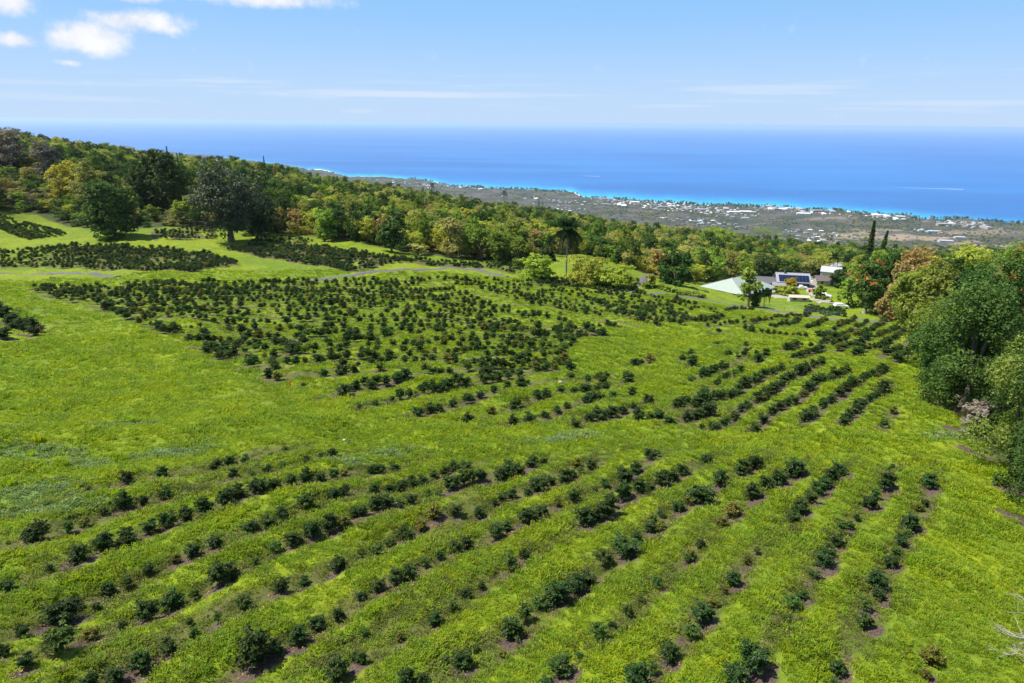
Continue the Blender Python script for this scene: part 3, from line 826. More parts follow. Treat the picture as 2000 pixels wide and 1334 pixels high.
def ribbon(name, pts, width, mat, label, z=.07):
    p = hit(*pline(pts, 90).T)[:, :2]
    for _ in range(6):
        p[1:-1] = (p[:-2] + p[1:-1] * 2 + p[2:]) / 4
    t = np.gradient(p, axis=0)
    t /= np.linalg.norm(t, axis=1)[:, None]
    nrm = np.c_[-t[:, 1], t[:, 0]]
    V, cols = [], 5
    for k in np.linspace(-1, 1, cols):
        q = p + nrm * (k * width / 2 * (1 + .05 * rng.standard_normal(len(p)) * (abs(k) == 1)))[:, None] if False else p + nrm * (k * width / 2)
        V.append(np.c_[q, ground_h(q[:, 0], q[:, 1]) + z - (.16 if abs(k) == 1 else 0)])
    V = np.array(V)
    PATHS.append((p, width))
    # keep the road surface clear of the small bumps of the ground
    V[1:-1, :, 2] = V[1:-1, :, 2].max(0)[None, :] + .02
    n = len(p)
    Vf = V.reshape(-1, 3)
    i = np.arange(cols - 1)[:, None] * n + np.arange(n - 1)[None, :]
    Fc = np.stack([i, i + 1, i + n + 1, i + n], -1).reshape(-1, 4)
    return tag(ob(name, mesh_np(name, Vf, Fc[:, ::-1].copy(), [mat], smooth=True)), label, kind='structure')


ribbon('road', [(-120,534),(0,535),(90,534),(160,535),(230,541)], 2.7, m_road, 'grey asphalt farm lane crossing the left side of the slope', .12)
ribbon('road', [(600,550),(640,543),(700,535),(760,530),(830,526),(880,524),(935,528),(990,540)], 2.7, m_road, 'grey asphalt farm lane curving between the coffee plots', .12)
ribbon('path', [(1180,566),(1260,572),(1340,580),(1440,597),(1530,612),(1620,622),(1700,628),(1790,634)], 2.6, m_road, 'narrow paved path below the farm buildings', .1)
ribbon('road', [(1235,560),(1262,543),(1275,530),(1265,520)], 4.5, m_road, 'short piece of grey driveway among the trees')
ribbon('road', [(1578,552),(1586,562),(1590,570),(1600,580),(1615,592)], 6.0, m_gravel, 'pale paved yard lane beside the solar roofed house')
ribbon('path', [(1500,572),(1530,580),(1570,583),(1620,588)], 7.0, m_gravel, 'pale gravel yard in front of the farm buildings')
# ============ plant building ============
MAT = dict(
    coffee=foliage('coffee leaves', (.016, .042, .009), (.065, .13, .022), .5, .2, .22),
    coffeel=foliage('open coffee leaves', (.03, .08, .014), (.11, .19, .03), .5, .25, .22),
    coffeey=foliage('yellowing coffee leaves', (.05, .075, .01), (.26, .24, .02), .5, .2),
    dark=foliage('dark tree leaves', (.022, .055, .009), (.095, .165, .024), .6, .26, .2),
    deep=foliage('deep grey green leaves', (.020, .036, .014), (.075, .105, .045), .55, .22),
    ymid=foliage('sunny green leaves', (.09, .13, .02), (.34, .38, .05), .5, .38),
    mid=foliage('green tree leaves', (.09, .14, .018), (.28, .37, .045), .6, .36, .2),
    yel=foliage('yellow green tree leaves', (.22, .24, .02), (.56, .55, .07), .55, .42),
    lime=foliage('lime green leaves', (.15, .21, .018), (.40, .44, .045), .5, .42),
    olive=foliage('olive tree leaves', (.20, .20, .045), (.46, .44, .13), .6, .38),
    rust=foliage('rust brown tree leaves', (.20, .15, .05), (.46, .34, .12), .6, .36),
    grey=foliage('grey brown tree leaves', (.13, .11, .09), (.30, .26, .21), .7, .3),
    gold=foliage('golden tree leaves', (.30, .23, .03), (.58, .46, .08), .6, .35),
    blue=foliage('blue green pine needles', (.015, .04, .028), (.04, .08, .05), .6, .1),
    straw=foliage('dry straw', (.25, .20, .12), (.45, .38, .25), .8, .2),
    grass=foliage('grass blades', (.20, .26, .007), (.36, .43, .010), .6, .45, rnd=.18),
    grassg=foliage('green grass blades', (.14, .215, .010), (.28, .375, .015), .6, .42, rnd=.18),
    grassd=foliage('dull grass blades', (.075, .10, .016), (.18, .20, .04), .6, .35),
    weed=foliage('pale weeds', (.09, .15, .03), (.27, .35, .14), .6, .3),
    palm=foliage('palm fronds', (.03, .07, .016), (.13, .21, .045), .45, .25),
)
m_bark = plain('grey brown bark', (.13, .10, .075), .9, var=.4, scale=4, bump=.03)
m_pale = plain('pale bark', (.36, .32, .27), .85, var=.25, scale=4, bump=.02)
m_stem = plain('coffee stem', (.15, .11, .075), .8, var=.3)
m_flower = foliage('orange flowers', (.55, .06, .01), (.85, .16, .02), .5, .25)


def leaf_np(C, N, size, aspect=.55, fold=.0, roll=None):
    """rhombic leaves: centre, normal, size; returns verts, quads"""
    n = len(C)
    N = N / np.maximum(np.linalg.norm(N, axis=1), 1e-6)[:, None]
    a = rng.standard_normal((n, 3))
    a -= N * (a * N).sum(1)[:, None]
    a /= np.maximum(np.linalg.norm(a, axis=1), 1e-6)[:, None]
    b = np.cross(N, a)
    s = np.asarray(size)[:, None] if hasattr(size, '__len__') else size
    V = np.stack([C + a * s, C + b * s * aspect, C - a * s, C - b * s * aspect], 1)
    if fold:
        V[:, 0] -= N * s * fold
        V[:, 2] -= N * s * fold
    return V.reshape(-1, 3), np.arange(4 * n).reshape(-1, 4)


def crown_points(form, n, seed):
    """points and outward normals for a crown of unit height 1 and unit width 1, foot at z=0"""
    r = np.random.default_rng(seed)
    lobes = []
    if form == 'round':
        for k in range(16):
            a = r.uniform(0, 2 * math.pi)
            q = r.uniform(0, 1) ** .6
            z = r.uniform(.34, .86)
            w = .30 * math.sqrt(max(.05, 1 - ((z - .6) / .38) ** 2))
            lobes.append((math.cos(a) * q * w, math.sin(a) * q * w, z, r.uniform(.13, .21), r.uniform(.10, .15)))
    elif form == 'tall':
        for k in range(17):
            a = r.uniform(0, 2 * math.pi)
            z = r.uniform(.25, .9)
            w = .30 * (1.15 - z * .7) * r.uniform(.3, 1)
            lobes.append((math.cos(a) * w, math.sin(a) * w, z, r.uniform(.12, .20), r.uniform(.07, .12)))
    elif form == 'spread':
        for k in range(22):
            a = r.uniform(0, 2 * math.pi)
            q = math.sqrt(r.uniform(0, 1)) * .38
            z = .86 - .9 * q * q + r.uniform(-.05, .03)
            lobes.append((math.cos(a) * q, math.sin(a) * q, z, r.uniform(.10, .16), r.uniform(.07, .12)))
    elif form == 'bushy':
        for k in range(20):
            a = r.uniform(0, 2 * math.pi)
            z = r.uniform(.10, .84)
            w = .36 * math.sqrt(max(.05, 1 - ((z - .42) / .52) ** 2)) * r.uniform(.3, 1)
            lobes.append((math.cos(a) * w, math.sin(a) * w, z, r.uniform(.13, .20), r.uniform(.11, .17)))
    elif form == 'ball':
        for k in range(46):
            z = r.uniform(-.75, 1)
            a = r.uniform(0, 2 * math.pi)
            q = math.sqrt(1 - z * z)
            lobes.append((math.cos(a) * q * .40, math.sin(a) * q * .40, .52 + z * .36, r.uniform(.10, .13), r.uniform(.10, .13)))
    elif form == 'column':
        for k in range(40):
            z = r.uniform(.10, .9)
            a = r.uniform(0, 2 * math.pi)
            w = .34 * (1 - max(0, (z - .55) / .6) ** 2) * r.uniform(.6, 1)
            lobes.append((math.cos(a) * w, math.sin(a) * w, z, r.uniform(.11, .17), r.uniform(.09, .13)))
    L = np.array(lobes)
    # sub-clumps on every lobe
    ns = max(4, int(n / len(L) / 16))
    C, Nn = [], []
    sub = []
    for lx, ly, lz, lr, lh in L:
        d = r.standard_normal((ns, 3))
        d[:, 2] = np.where(d[:, 2] < 0, d[:, 2] * .55, d[:, 2])
        d /= np.linalg.norm(d, axis=1)[:, None]
        k = r.uniform(.62, 1.0, ns)[:, None]
        ce = np.c_[lx, ly, lz] + d * np.c_[lr, lr, lh] * k
        sub.append(np.c_[ce, np.full(ns, lr * .36), r.random(ns)])
    sub = np.concatenate(sub)
    per = max(4, int(n / len(sub)))
    d = r.standard_normal((len(sub), per, 3))
    d /= np.linalg.norm(d, axis=2)[:, :, None]
    d[:, :, 2] = np.where(d[:, :, 2] < -.3, -d[:, :, 2], d[:, :, 2])
    rad = (sub[:, 3] * r.uniform(.8, 1.3, len(sub)))[:, None, None] * r.uniform(.55, 1.1, (len(sub), per, 1))
    C = sub[:, None, :3] + d * rad * np.array([1, 1, .7])
    cc = np.array([0, 0, .5])
    o = C - cc
    o /= np.linalg.norm(o, axis=2)[:, :, None]
    Nn = d * .7 + o * .4 + r.standard_normal(d.shape) * .45 + np.array([0, 0, .25])
    tint = np.repeat(sub[:, 4], per) * .55 + r.random(len(sub) * per) * .45
    subid = np.repeat(np.arange(len(sub)), per)
    C = C.reshape(-1, 3)
    q = np.quantile(np.hypot(C[:, 0], C[:, 1]), .985)
    C[:, :2] *= .5 / q
    L[:, :2] *= .5 / q
    lo = {'round': .17, 'tall': .14, 'spread': .42, 'bushy': .0, 'ball': .03, 'column': .02}[form]
    a0, a1 = np.quantile(C[:, 2], [.01, .995])
    C[:, 2] = lo + (C[:, 2] - a0) / (a1 - a0) * (1 - lo)
    L[:, 2] = lo + (L[:, 2] - a0) / (a1 - a0) * (1 - lo)
    return C, Nn.reshape(-1, 3), tint, L, subid


def trunk_mesh(form, L, seed, hw, mat, name='trunk'):
    """tapered trunk with limbs to the lobes, unit height/width space scaled by hw=(h,w)"""
    r = np.random.default_rng(seed)
    mb = MB()
    h, w = hw
    top = {'round': .5, 'tall': .72, 'spread': .45, 'bushy': .35, 'ball': .5, 'column': .7}[form]
    rr = .022 * h + .012 * w
    bx, by = r.normal(0, .02 * w, 2)
    mb.tube([(0, 0, -.4), (bx * .2, by * .2, h * .12), (bx, by, h * top * .6), (bx * 1.3, by * 1.3, h * top)], [rr * 1.5, rr, rr * .75, rr * .45], 7)
    for lx, ly, lz, lr, lh in L[:10]:
        z0 = min(lz * h * .7, h * top * r.uniform(.5, .98))
        mid = (lx * w * .45 + bx, ly * w * .45 + by, z0 + (lz * h - z0) * .65)
        mb.tube([(bx, by, z0), mid, (lx * w, ly * w, lz * h)], [rr * .5, rr * .3, rr * .1], 5, cap=False)
    return mb.mesh(name, mat, True)


_cache = {}


def tree_meshes(form, cls, h, w, n, leaf, seed, bark=None, flowers=0.0, droop=0):
    key = (form, cls, round(h, 2), round(w, 2), n, seed, flowers)
    if key in _cache:
        return _cache[key]
    C, N, t, L, sid = crown_points(form, n, seed)
    C = C * np.array([w, w, h])
    N = N / np.array([1, 1, 1])
    s = leaf * rng.uniform(.6, 1.25, len(C))
    V, Fc = leaf_np(C, N, s, .6, .15)
    mi = None
    mats = [MAT[cls]]
    if flowers:
        mats.append(m_flower)
        subs = np.unique(sid)
        zc = np.array([C[sid == k, 2].mean() for k in subs])
        pick = subs[(zc > np.quantile(zc, .45)) & (rng.random(len(subs)) < flowers)]
        mi = (np.isin(sid, pick) & (rng.random(len(sid)) < .55)).astype(int)
    crown = mesh_np('crown', V, Fc, mats, tint=t, mi=mi)
    tr = trunk_mesh(form, L, seed, (h, w), bark or m_bark)
    _cache[key] = (crown, tr)
    return crown, tr


def place_tree(name, label, cat, p, meshes, rz=0, sc=1.0, group=None, lean=None):
    r = ob(name, None, None, p, rz, sc)
    r.empty_display_size = .5
    tag(r, label, cat, group)
    ob('crown', meshes[0], r)
    ob('trunk', meshes[1], r)
    return r


def at_g(px, py):
    p = hit(px, py)[0]
    return np.array([p[0], p[1], float(ground_h(p[:1], p[1:2])[0])])


# ---- coffee bushes ----
def coffee_mesh(seed, sparse=False, detail=1.0):
    """bush one unit wide (x,y) and about 1.05 high: upright stems with drooping side branches set with paired leaves"""
    r = np.random.default_rng(seed)
    mb = MB()
    C, N, T, Sz = [], [], [], []
    ns = int(r.integers(3, 6)) if not sparse else 3
    for k in range(ns):
        a = 2 * math.pi * (k + r.uniform(-.3, .3)) / ns
        q = r.uniform(.10, .26)
        hh = r.uniform(.55, .98)
        top = np.array([math.cos(a) * q, math.sin(a) * q, hh])
        mb.tube([(0, 0, -.05), tuple(top * [.35, .35, .35]), tuple(top)], [.028, .02, .008], 5)
        for i in range(10):
            aa = r.uniform(0, 6.28)
            C.append(top + [math.cos(aa) * .05, math.sin(aa) * .05, r.uniform(-.03, .03)])
            N.append(np.array([math.cos(aa) * .5, math.sin(aa) * .5, 1.0]))
            T.append(r.uniform(.5, 1))
            Sz.append(r.uniform(.05, .08))
        nb = int((15 if not sparse else 7) * detail)
        for j in range(nb):
            zf = r.uniform(.24, .98) if not sparse else r.uniform(.4, .98)
            base = top * [zf, zf, zf]
            ang = r.uniform(0, 2 * math.pi)
            ln = r.uniform(.22, .55) * (1.1 - .5 * zf)
            dr = r.uniform(.05, .35)
            tip = base + np.array([math.cos(ang) * ln, math.sin(ang) * ln, ln * (.45 - dr * 1.6)])
            mb.tube([tuple(base), tuple((base + tip) / 2 + [0, 0, .03]), tuple(tip)], [.007, .005, .003], 3, cap=False)
            nl = int(9 * detail)
            for i in range(nl):
                f = (i + .6) / nl
                c0 = base * (1 - f) + tip * f + [0, 0, .12 * f * (1 - f)]
                for sgn in (-1, 1):
                    sd_ = np.array([-math.sin(ang), math.cos(ang), 0]) * sgn
                    ls = r.uniform(.05, .09)
                    C.append(c0 + sd_ * ls * .8 + [0, 0, -.02])
                    N.append(np.array([0, 0, 1.0]) + sd_ * .5 + r.standard_normal(3) * .45)
                    T.append(r.random() * .6 + .4 * zf * r.random())
                    Sz.append(ls)
    C, N = np.array(C), np.array(N)
    V, Fc = leaf_np(C, N, np.array(Sz), .5, .35)
    return V, Fc, np.array(T), mb


bush_src = {'d': [], 'l': [], 'y': [], 's': []}
for tone, mt, nv in (('d', 'coffee', 6), ('l', 'coffeel', 3), ('y', 'coffeey', 2), ('s', 'coffeel', 2)):
    for k in range(nv):
        V, Fc, T, mb = coffee_mesh(100 + k * 7 + ord(tone), sparse=tone in 'ls')
        if tone == 'l':
            V2, Fc2, T2_, _ = coffee_mesh(300 + k, sparse=True)
            Fc = np.r_[Fc, Fc2 + len(V)]
            V = np.r_[V, V2]
            T = np.r_[T, T2_]
        # some leaves of each dark bush have yellowed
        mats = [MAT[mt], MAT['coffeey']]
        mi = (rng.random(len(Fc)) < (.025 if tone == 'd' else .06)).astype(int)
        bush_src[tone].append((mesh_np('foliage', V, Fc, mats, tint=T, mi=mi), mb.mesh('stem', m_stem, True)))

ORD = ['first', 'second', 'third', 'fourth', 'fifth', 'sixth', 'seventh', 'eighth', 'ninth', 'tenth', 'eleventh', 'twelfth', 'thirteenth', 'fourteenth', 'fifteenth', 'sixteenth', 'seventeenth', 'eighteenth', 'nineteenth']
TENS = {20: 'twenty', 30: 'thirty', 40: 'forty', 50: 'fifty', 60: 'sixty'}


def ordw(i):
    if i < 19:
        return ORD[i]
    n = i + 1
    t, u = n - n % 10, n % 10
    return (TENS[t] + ' ' + ORD[u - 1]) if u else {20: 'twentieth', 30: 'thirtieth', 40: 'fortieth', 50: 'fiftieth', 60: 'sixtieth'}[t]


TW = {'d': 'dark green', 'l': 'small open leaved', 'y': 'yellowing', 's': 'sparse dying'}
allb = [(x, y, wd, tone, nr, 'hand') for x, y, wd, tone, ang, nr in hand]
allb += [(x, y, wd, tone, False, 'dense') for x, y, wd, tone, an in dense]


def proj(x, y, z):
    v = np.array([x, y, z - CAMZ])
    dd = float(v @ CF)
    return 1000 + F * float(v @ CR) / dd, 667 - F * float(v @ CU) / dd, dd


def bush_score(b):
    px, py, dd = proj(b[0], b[1], float(base_h(np.array([b[0]]), np.array([b[1]]))[0]) + .5)
    inside = -40 < px < 2040 and -20 < py < 1370
    return (b[2] / dd if inside else 0), px, py


sc_ = [bush_score(b) for b in allb]
order = sorted(range(len(allb)), key=lambda i: (-sc_[i][0] if allb[i][5] == 'hand' else -sc_[i][0] * .8))
ind = order[:300]
rest = order[300:]
# rows (strips of the picture from front to back) for the labels of the single bushes
FIELDN = {True: 'foreground', False: 'middle field'}


def row_key(b):
    # coordinate across the rows on the ground
    an = math.radians(48 if b[4] else 30)
    return round((-b[0] * math.sin(an) + b[1] * math.cos(an)) / (2.7 if b[4] else 3.4))


groups = {}
for i in ind:
    groups.setdefault((allb[i][4], row_key(allb[i])), []).append(i)
lab = {}
for nr in (True, False):
    keys = sorted(k for k in groups if k[0] == nr)
    for ri, k in enumerate(keys):
        ids = sorted(groups[k], key=lambda i: sc_[i][1])
        cnt = {}
        for i in ids:
            b = allb[i]
            sz = 'tiny' if b[2] < .8 else 'small' if b[2] < 1.25 else 'large' if b[2] > 2.3 else ''
            if b[3] == 'l':
                sz = ''
            wd = (sz + ' ' + TW[b[3]]).strip()
            cnt.setdefault(wd, []).append(i)
        for wd, ids2 in cnt.items():
            for j, i in enumerate(ids2):
                w2 = wd.split(' ')
                rowtxt = f'{ordw(ri)} {"foreground" if nr else "middle field"} row'
                if len(ids2) == 1:
                    lab[i] = f'only {wd} coffee bush in the {rowtxt} from right'
                elif j == len(ids2) - 1:
                    lab[i] = f'rightmost {wd} coffee bush in the {rowtxt} from right'
                elif j == 0:
                    lab[i] = f'leftmost {wd} coffee bush in the {rowtxt} from right'
                else:
                    lab[i] = f'{wd} coffee bush {ordw(j)} from left, {rowtxt} from right'
for i in ind:
    x, y, wd, tone, nr, _ = allb[i]
    z = float(ground_h(np.array([x]), np.array([y]))[0])
    f, s = bush_src[tone][int(rng.integers(len(bush_src[tone])))]
    e = ob('coffee_bush', None, None, (x, y, z - .02), rng.uniform(0, 6.28), (wd, wd, wd * rng.uniform(.85, 1.1) * (1 if wd < 2 else .85)))
    e.empty_display_size = .3
    tag(e, lab[i], 'coffee bush', 'coffee bushes in the foreground' if nr else 'coffee bushes in the middle field')
    ob('foliage', f, e)
    ob('stem', s, e)

# ---- instancing many as one object ----
def scatter(name, pts, protos, label, kind='stuff', cat=None):
    """pts rows: x,y,z,rot,sx,sz,index ; protos: objects whose own geometry is set on the points"""
    pts = np.asarray(pts, float)
    me = bpy.data.meshes.new(name)
    me.vertices.add(len(pts))
    me.vertices.foreach_set('co', pts[:, :3].astype(np.float32).ravel())
    for k, col in (('rot', 3), ('idx', 6)):
        a = me.attributes.new(k, 'FLOAT' if k == 'rot' else 'INT', 'POINT')
        a.data.foreach_set('value', pts[:, col].astype(np.float32 if k == 'rot' else np.int32))
    a = me.attributes.new('scl', 'FLOAT_VECTOR', 'POINT')
    a.data.foreach_set('vector', pts[:, [4, 4, 5]].astype(np.float32).ravel())
    o = ob(name, me)
    ng = bpy.data.node_groups.new(name, 'GeometryNodeTree')
    ng.interface.new_socket('Geometry', in_out='INPUT', socket_type='NodeSocketGeometry')
    ng.interface.new_socket('Geometry', in_out='OUTPUT', socket_type='NodeSocketGeometry')
    gi = ng.nodes.new('NodeGroupInput')
    go = ng.nodes.new('NodeGroupOutput')
    jn = ng.nodes.new('GeometryNodeJoinGeometry')
    rot = ng.nodes.new('GeometryNodeInputNamedAttribute')
    rot.inputs[0].default_value = 'rot'
    cx = ng.nodes.new('ShaderNodeCombineXYZ')
    ng.links.new(rot.outputs[0], cx.inputs[2])
    scl = ng.nodes.new('GeometryNodeInputNamedAttribute')
    scl.data_type = 'FLOAT_VECTOR'
    scl.inputs[0].default_value = 'scl'
    idx = ng.nodes.new('GeometryNodeInputNamedAttribute')
    idx.data_type = 'INT'
    idx.inputs[0].default_value = 'idx'
    for k, pr in enumerate(protos):
        oi = ng.nodes.new('GeometryNodeObjectInfo')
        oi.inputs[0].default_value = pr
        oi.transform_space = 'ORIGINAL'
        try:
            oi.inputs['As Instance'].default_value = True
        except Exception:
            pass
        cp = ng.nodes.new('FunctionNodeCompare')
        cp.data_type = 'INT'
        cp.operation = 'EQUAL'
        ia = [s for s in cp.inputs if s.type == 'INT']
        ng.links.new(idx.outputs[0], ia[0])
        ia[1].default_value = k
        ip = ng.nodes.new('GeometryNodeInstanceOnPoints')
        ng.links.new(gi.outputs[0], ip.inputs['Points'])
        ng.links.new(cp.outputs[0], ip.inputs['Selection'])
        ng.links.new(oi.outputs['Geometry'], ip.inputs['Instance'])
        ng.links.new(cx.outputs[0], ip.inputs['Rotation'])
        ng.links.new(scl.outputs[0], ip.inputs['Scale'])
        ng.links.new(ip.outputs[0], jn.inputs[0])
    ng.links.new(jn.outputs[0], go.inputs[0])
    md = o.modifiers.new('scatter', 'NODES')
    md.node_group = ng
    tag(o, label, cat, kind=kind)
    return o


_seen = {}
protos, pidx = [], {}
for o in list(COL.objects):
    if o.name.startswith('foliage') and o.data.name not in _seen:
        _seen[o.data.name] = o
for tone in bush_src:
    for k, (f, s) in enumerate(bush_src[tone]):
        if f.name in _seen:
            pidx.setdefault(tone, []).append(len(protos))
            protos.append(_seen[f.name])
pts = []
for i in rest:
    x, y, wd, tone, nr, _ = allb[i]
    z = float(ground_h(np.array([x]), np.array([y]))[0])
    c = pidx.get(tone) or pidx['d']
    pts.append((x, y, z + .05, rng.uniform(0, 6.28), wd, wd * rng.uniform(.75, 1.0), c[int(rng.integers(len(c)))]))
scatter('coffee_bushes', pts, protos, 'hundreds of dark green coffee bushes planted in rows across the farther plots')
print('bushes', len(allb), 'rest', len(rest))
# ============ trees ============
LEAFN = 2600
SPEC = [('round', 'dark', 0), ('round', 'mid', 0), ('round', 'yel', 0), ('round', 'olive', 0), ('round', 'rust', 0), ('bushy', 'mid', 0), ('bushy', 'yel', 0), ('bushy', 'rust', 0),
        ('tall', 'dark', 0), ('tall', 'mid', 0), ('tall', 'olive', 0), ('spread', 'lime', 0), ('spread', 'mid', 0), ('bushy', 'olive', 0), ('bushy', 'grey', 0), ('bushy', 'dark', 0),
        ('round', 'dark', .12), ('bushy', 'lime', 0), ('round', 'gold', 0)]
VAR = []
for k, (fm, cl, fl) in enumerate(SPEC):
    VAR.append(tree_meshes(fm, cls=cl, h=1.0, w=1.0, n=LEAFN, leaf=.034 if fm != 'spread' else .03, seed=900 + k, flowers=fl))
HD = {}
for k, cl in enumerate(('mid', 'dark', 'yel', 'olive')):
    HD[cl] = tree_meshes('bushy', cls=cl, h=1.0, w=1.0, n=15000, leaf=.0145, seed=960 + k)
VI = {}
for k, (fm, cl, fl) in enumerate(SPEC):
    VI.setdefault(cl + ('f' if fl else ''), []).append(k)
LOOK = {'dark': 'dark green', 'mid': 'green', 'yel': 'yellow green', 'olive': 'olive', 'rust': 'rusty brown', 'lime': 'bright lime green', 'grey': 'bare looking grey brown', 'darkf': 'orange flowering dark green', 'gold': 'golden yellow'}
SHAPE = {'round': 'round crowned', 'bushy': 'low bushy', 'tall': 'tall narrow', 'spread': 'flat topped'}

# hand placed landmark trees: base px, base py, width px, height px, form, class, leaves, label, category, flowers
LM = [
    (225, 463, 92, 100, 'column', 'dark', 17000, 'dense rounded dark green tree standing alone left of the giant dark tree', 0),
    (320, 408, 114, 106, 'ball', 'dark', 16000, 'big perfectly rounded dark green tree on the forest skyline at left', 0),
    (452, 472, 142, 150, 'round', 'deep', 14000, 'giant dark tree with a thick trunk at the meadow edge', 0),
    (500, 458, 84, 118, 'bushy', 'deep', 7000, 'dark tree joined behind the right side of the giant dark tree', 0),
    (132, 402, 66, 82, 'round', 'gold', 2600, 'golden yellow tree with pale forked trunk on the left hillside', 0),
    (190, 415, 74, 92, 'tall', 'olive', 4500, 'olive green tall tree right of the golden yellow tree', 0),
    (634, 470, 54, 60, 'round', 'mid', 4500, 'small green umbrella shaped tree with thin trunk beside the forest edge', 0),
    (765, 492, 52, 66, 'round', 'dark', 5000, 'dark round tree at the forest edge right of the umbrella shaped tree', 0),
    (880, 503, 60, 76, 'tall', 'olive', 4500, 'grey green tall tree above the row of thin forest trunks', 0),
    (970, 515, 52, 62, 'round', 'mid', 4500, 'green tree at the forest edge with dark underside left of the royal palm', 0),
    (1069, 509, 40, 27, 'bushy', 'dark', 3500, 'glossy dark green round shrub left of the royal palm', 0),
    (1316, 556, 66, 68, 'bushy', 'dark', 6500, 'dark leafy tree left of the big pale green roof', 0),
    (1290, 545, 44, 56, 'round', 'rust', 3500, 'rusty brown tree behind the short grey driveway', 0),
    (1461, 598, 52, 72, 'tall', 'mid', 2600, 'open leaved tree standing in front of the big pale green roof', 0),
    (1476, 600, 26, 34, 'bushy', 'dark', 2000, 'small dark shrub tree at the foot of the open leaved tree', 0),
    (1688, 612, 72, 106, 'tall', 'dark', 6500, 'dark tree with pale trunks and red flowers right of the sheds', .08),
    (1728, 606, 64, 112, 'bushy', 'dark', 6000, 'dark round tree behind the red flowering tree right of the sheds', 0),
    (1600, 585, 30, 28, 'bushy', 'lime', 1800, 'bright green small tree in the gravel yard', 0),
    (1543, 566, 24, 22, 'round', 'gold', 1500, 'golden green little tree in front of the solar roofed house', 0),
    (1538, 576, 50, 20, 'bushy', 'lime', 2600, 'pale green shrubs in front of the solar roofed house', 0),
    (1268, 562, 26, 26, 'bushy', 'yel', 1800, 'yellow green shrub beside the short grey driveway', 0),
    (1480, 512, 34, 32, 'round', 'dark', 2600, 'orange flowering tree behind the big pale green roof', .35),
    (1535, 508, 34, 16, 'bushy', 'mid', 1800, 'orange flowering shrub behind the solar roofed house', .25),
    (1640, 560, 52, 30, 'bushy', 'dark', 4500, 'dark clipped looking thicket below the long grey shed roof', 0),
    (1588, 612, 40, 12, 'bushy', 'dark', 2200, 'dark green shrubs along the lane left of the white parked car', 0),
    (1630, 616, 56, 16, 'bushy', 'dark', 2600, 'dark green shrubs along the lane in front of the dry grass', 0),
    (1656, 600, 44, 60, 'bushy', 'mid', 2400, 'loose green tree between the white barn and the red flowering tree', 0),
    (1045, 545, 80, 44, 'bushy', 'lime', 4500, 'bright yellow green bushes left of the royal palm foot', 0),
    (1010, 520, 30, 14, 'bushy', 'mid', 1500, 'low green bush at the end of the grassy knoll', 0),
    (1150, 556, 90, 52, 'bushy', 'yel', 5000, 'yellow green bush mass right of the royal palm', 0),
    (1200, 562, 80, 44, 'bushy', 'lime', 4500, 'bright lime green bushes below the rusty trees right of the palm', 0),
    (1232, 566, 40, 26, 'bushy', 'mid', 3000, 'green bushes at the end of the lime green bush mass', 0),
    (1010, 448, 60, 40, 'round', 'mid', 3000, 'green dome shaped tree on the slope behind the forest edge', 0),
    (902, 455, 66, 46, 'ball', 'yel', 4500, 'bright yellow green dome shaped tree in the middle of the forest', 0),
    (660, 400, 84, 24, 'spread', 'lime', 2600, 'wide flat yellow green tree in the left middle of the forest', 0),
    (705, 372, 56, 20, 'spread', 'mid', 2600, 'wide flat green tree beside the turquoise roof', 0),
    (1398, 486, 80, 40, 'spread', 'lime', 4500, 'wide flat bright green tree right of the pale blue house', 0),
    (1490, 476, 76, 34, 'spread', 'mid', 4500, 'wide flat green tree below the coastal fields', 0),
    (1310, 477, 28, 16, 'spread', 'lime', 1500, 'small flat green tree in front of the pale blue house', 0),
    (390, 372, 60, 40, 'bushy', 'lime', 3000, 'bright green broad tree between the rounded tree and the giant dark tree', 0),
    (420, 345, 40, 26, 'bushy', 'mid', 1800, 'green tree on the skyline left of the slim dark pine', 0),
    (96, 350, 70, 74, 'tall', 'grey', 3500, 'grey brown leafless looking tree on the left skyline', 0),
    (24, 332, 80, 76, 'tall', 'grey', 3500, 'grey brown tall tree at the upper left corner of the forest', 0),
    (595, 342, 30, 16, 'round', 'dark', 1500, 'dark round tree on the skyline left of the white surf', 0),
]
LMC = []
treelist = []      # (x, y, reach) kept free of random trees
for px, py, wpx, hpx, fm, cl, n, lb, fl in LM:
    p = at_g(px, py)
    dd = depth(p)
    w, h = wpx * dd / F, hpx * dd / F * 1.02
    leaf = max(.20, min(.8, dd * .0019)) * (1.0 if n > 3000 else 1.15)
    ms = tree_meshes(fm, cl, h, w, n, leaf * .95, seed=int(px * 3 + py), flowers=fl, bark=m_pale if cl in ('gold', 'grey') or px in (1688,) else None)
    nm = 'shrub' if h < 5 else 'tree'
    place_tree(nm, lb, 'shrub' if nm == 'shrub' else 'tree', p, ms, rz=0)
    treelist.append((p[0], p[1], w * .42))
    LMC.append((p[0], p[1], w * .5))

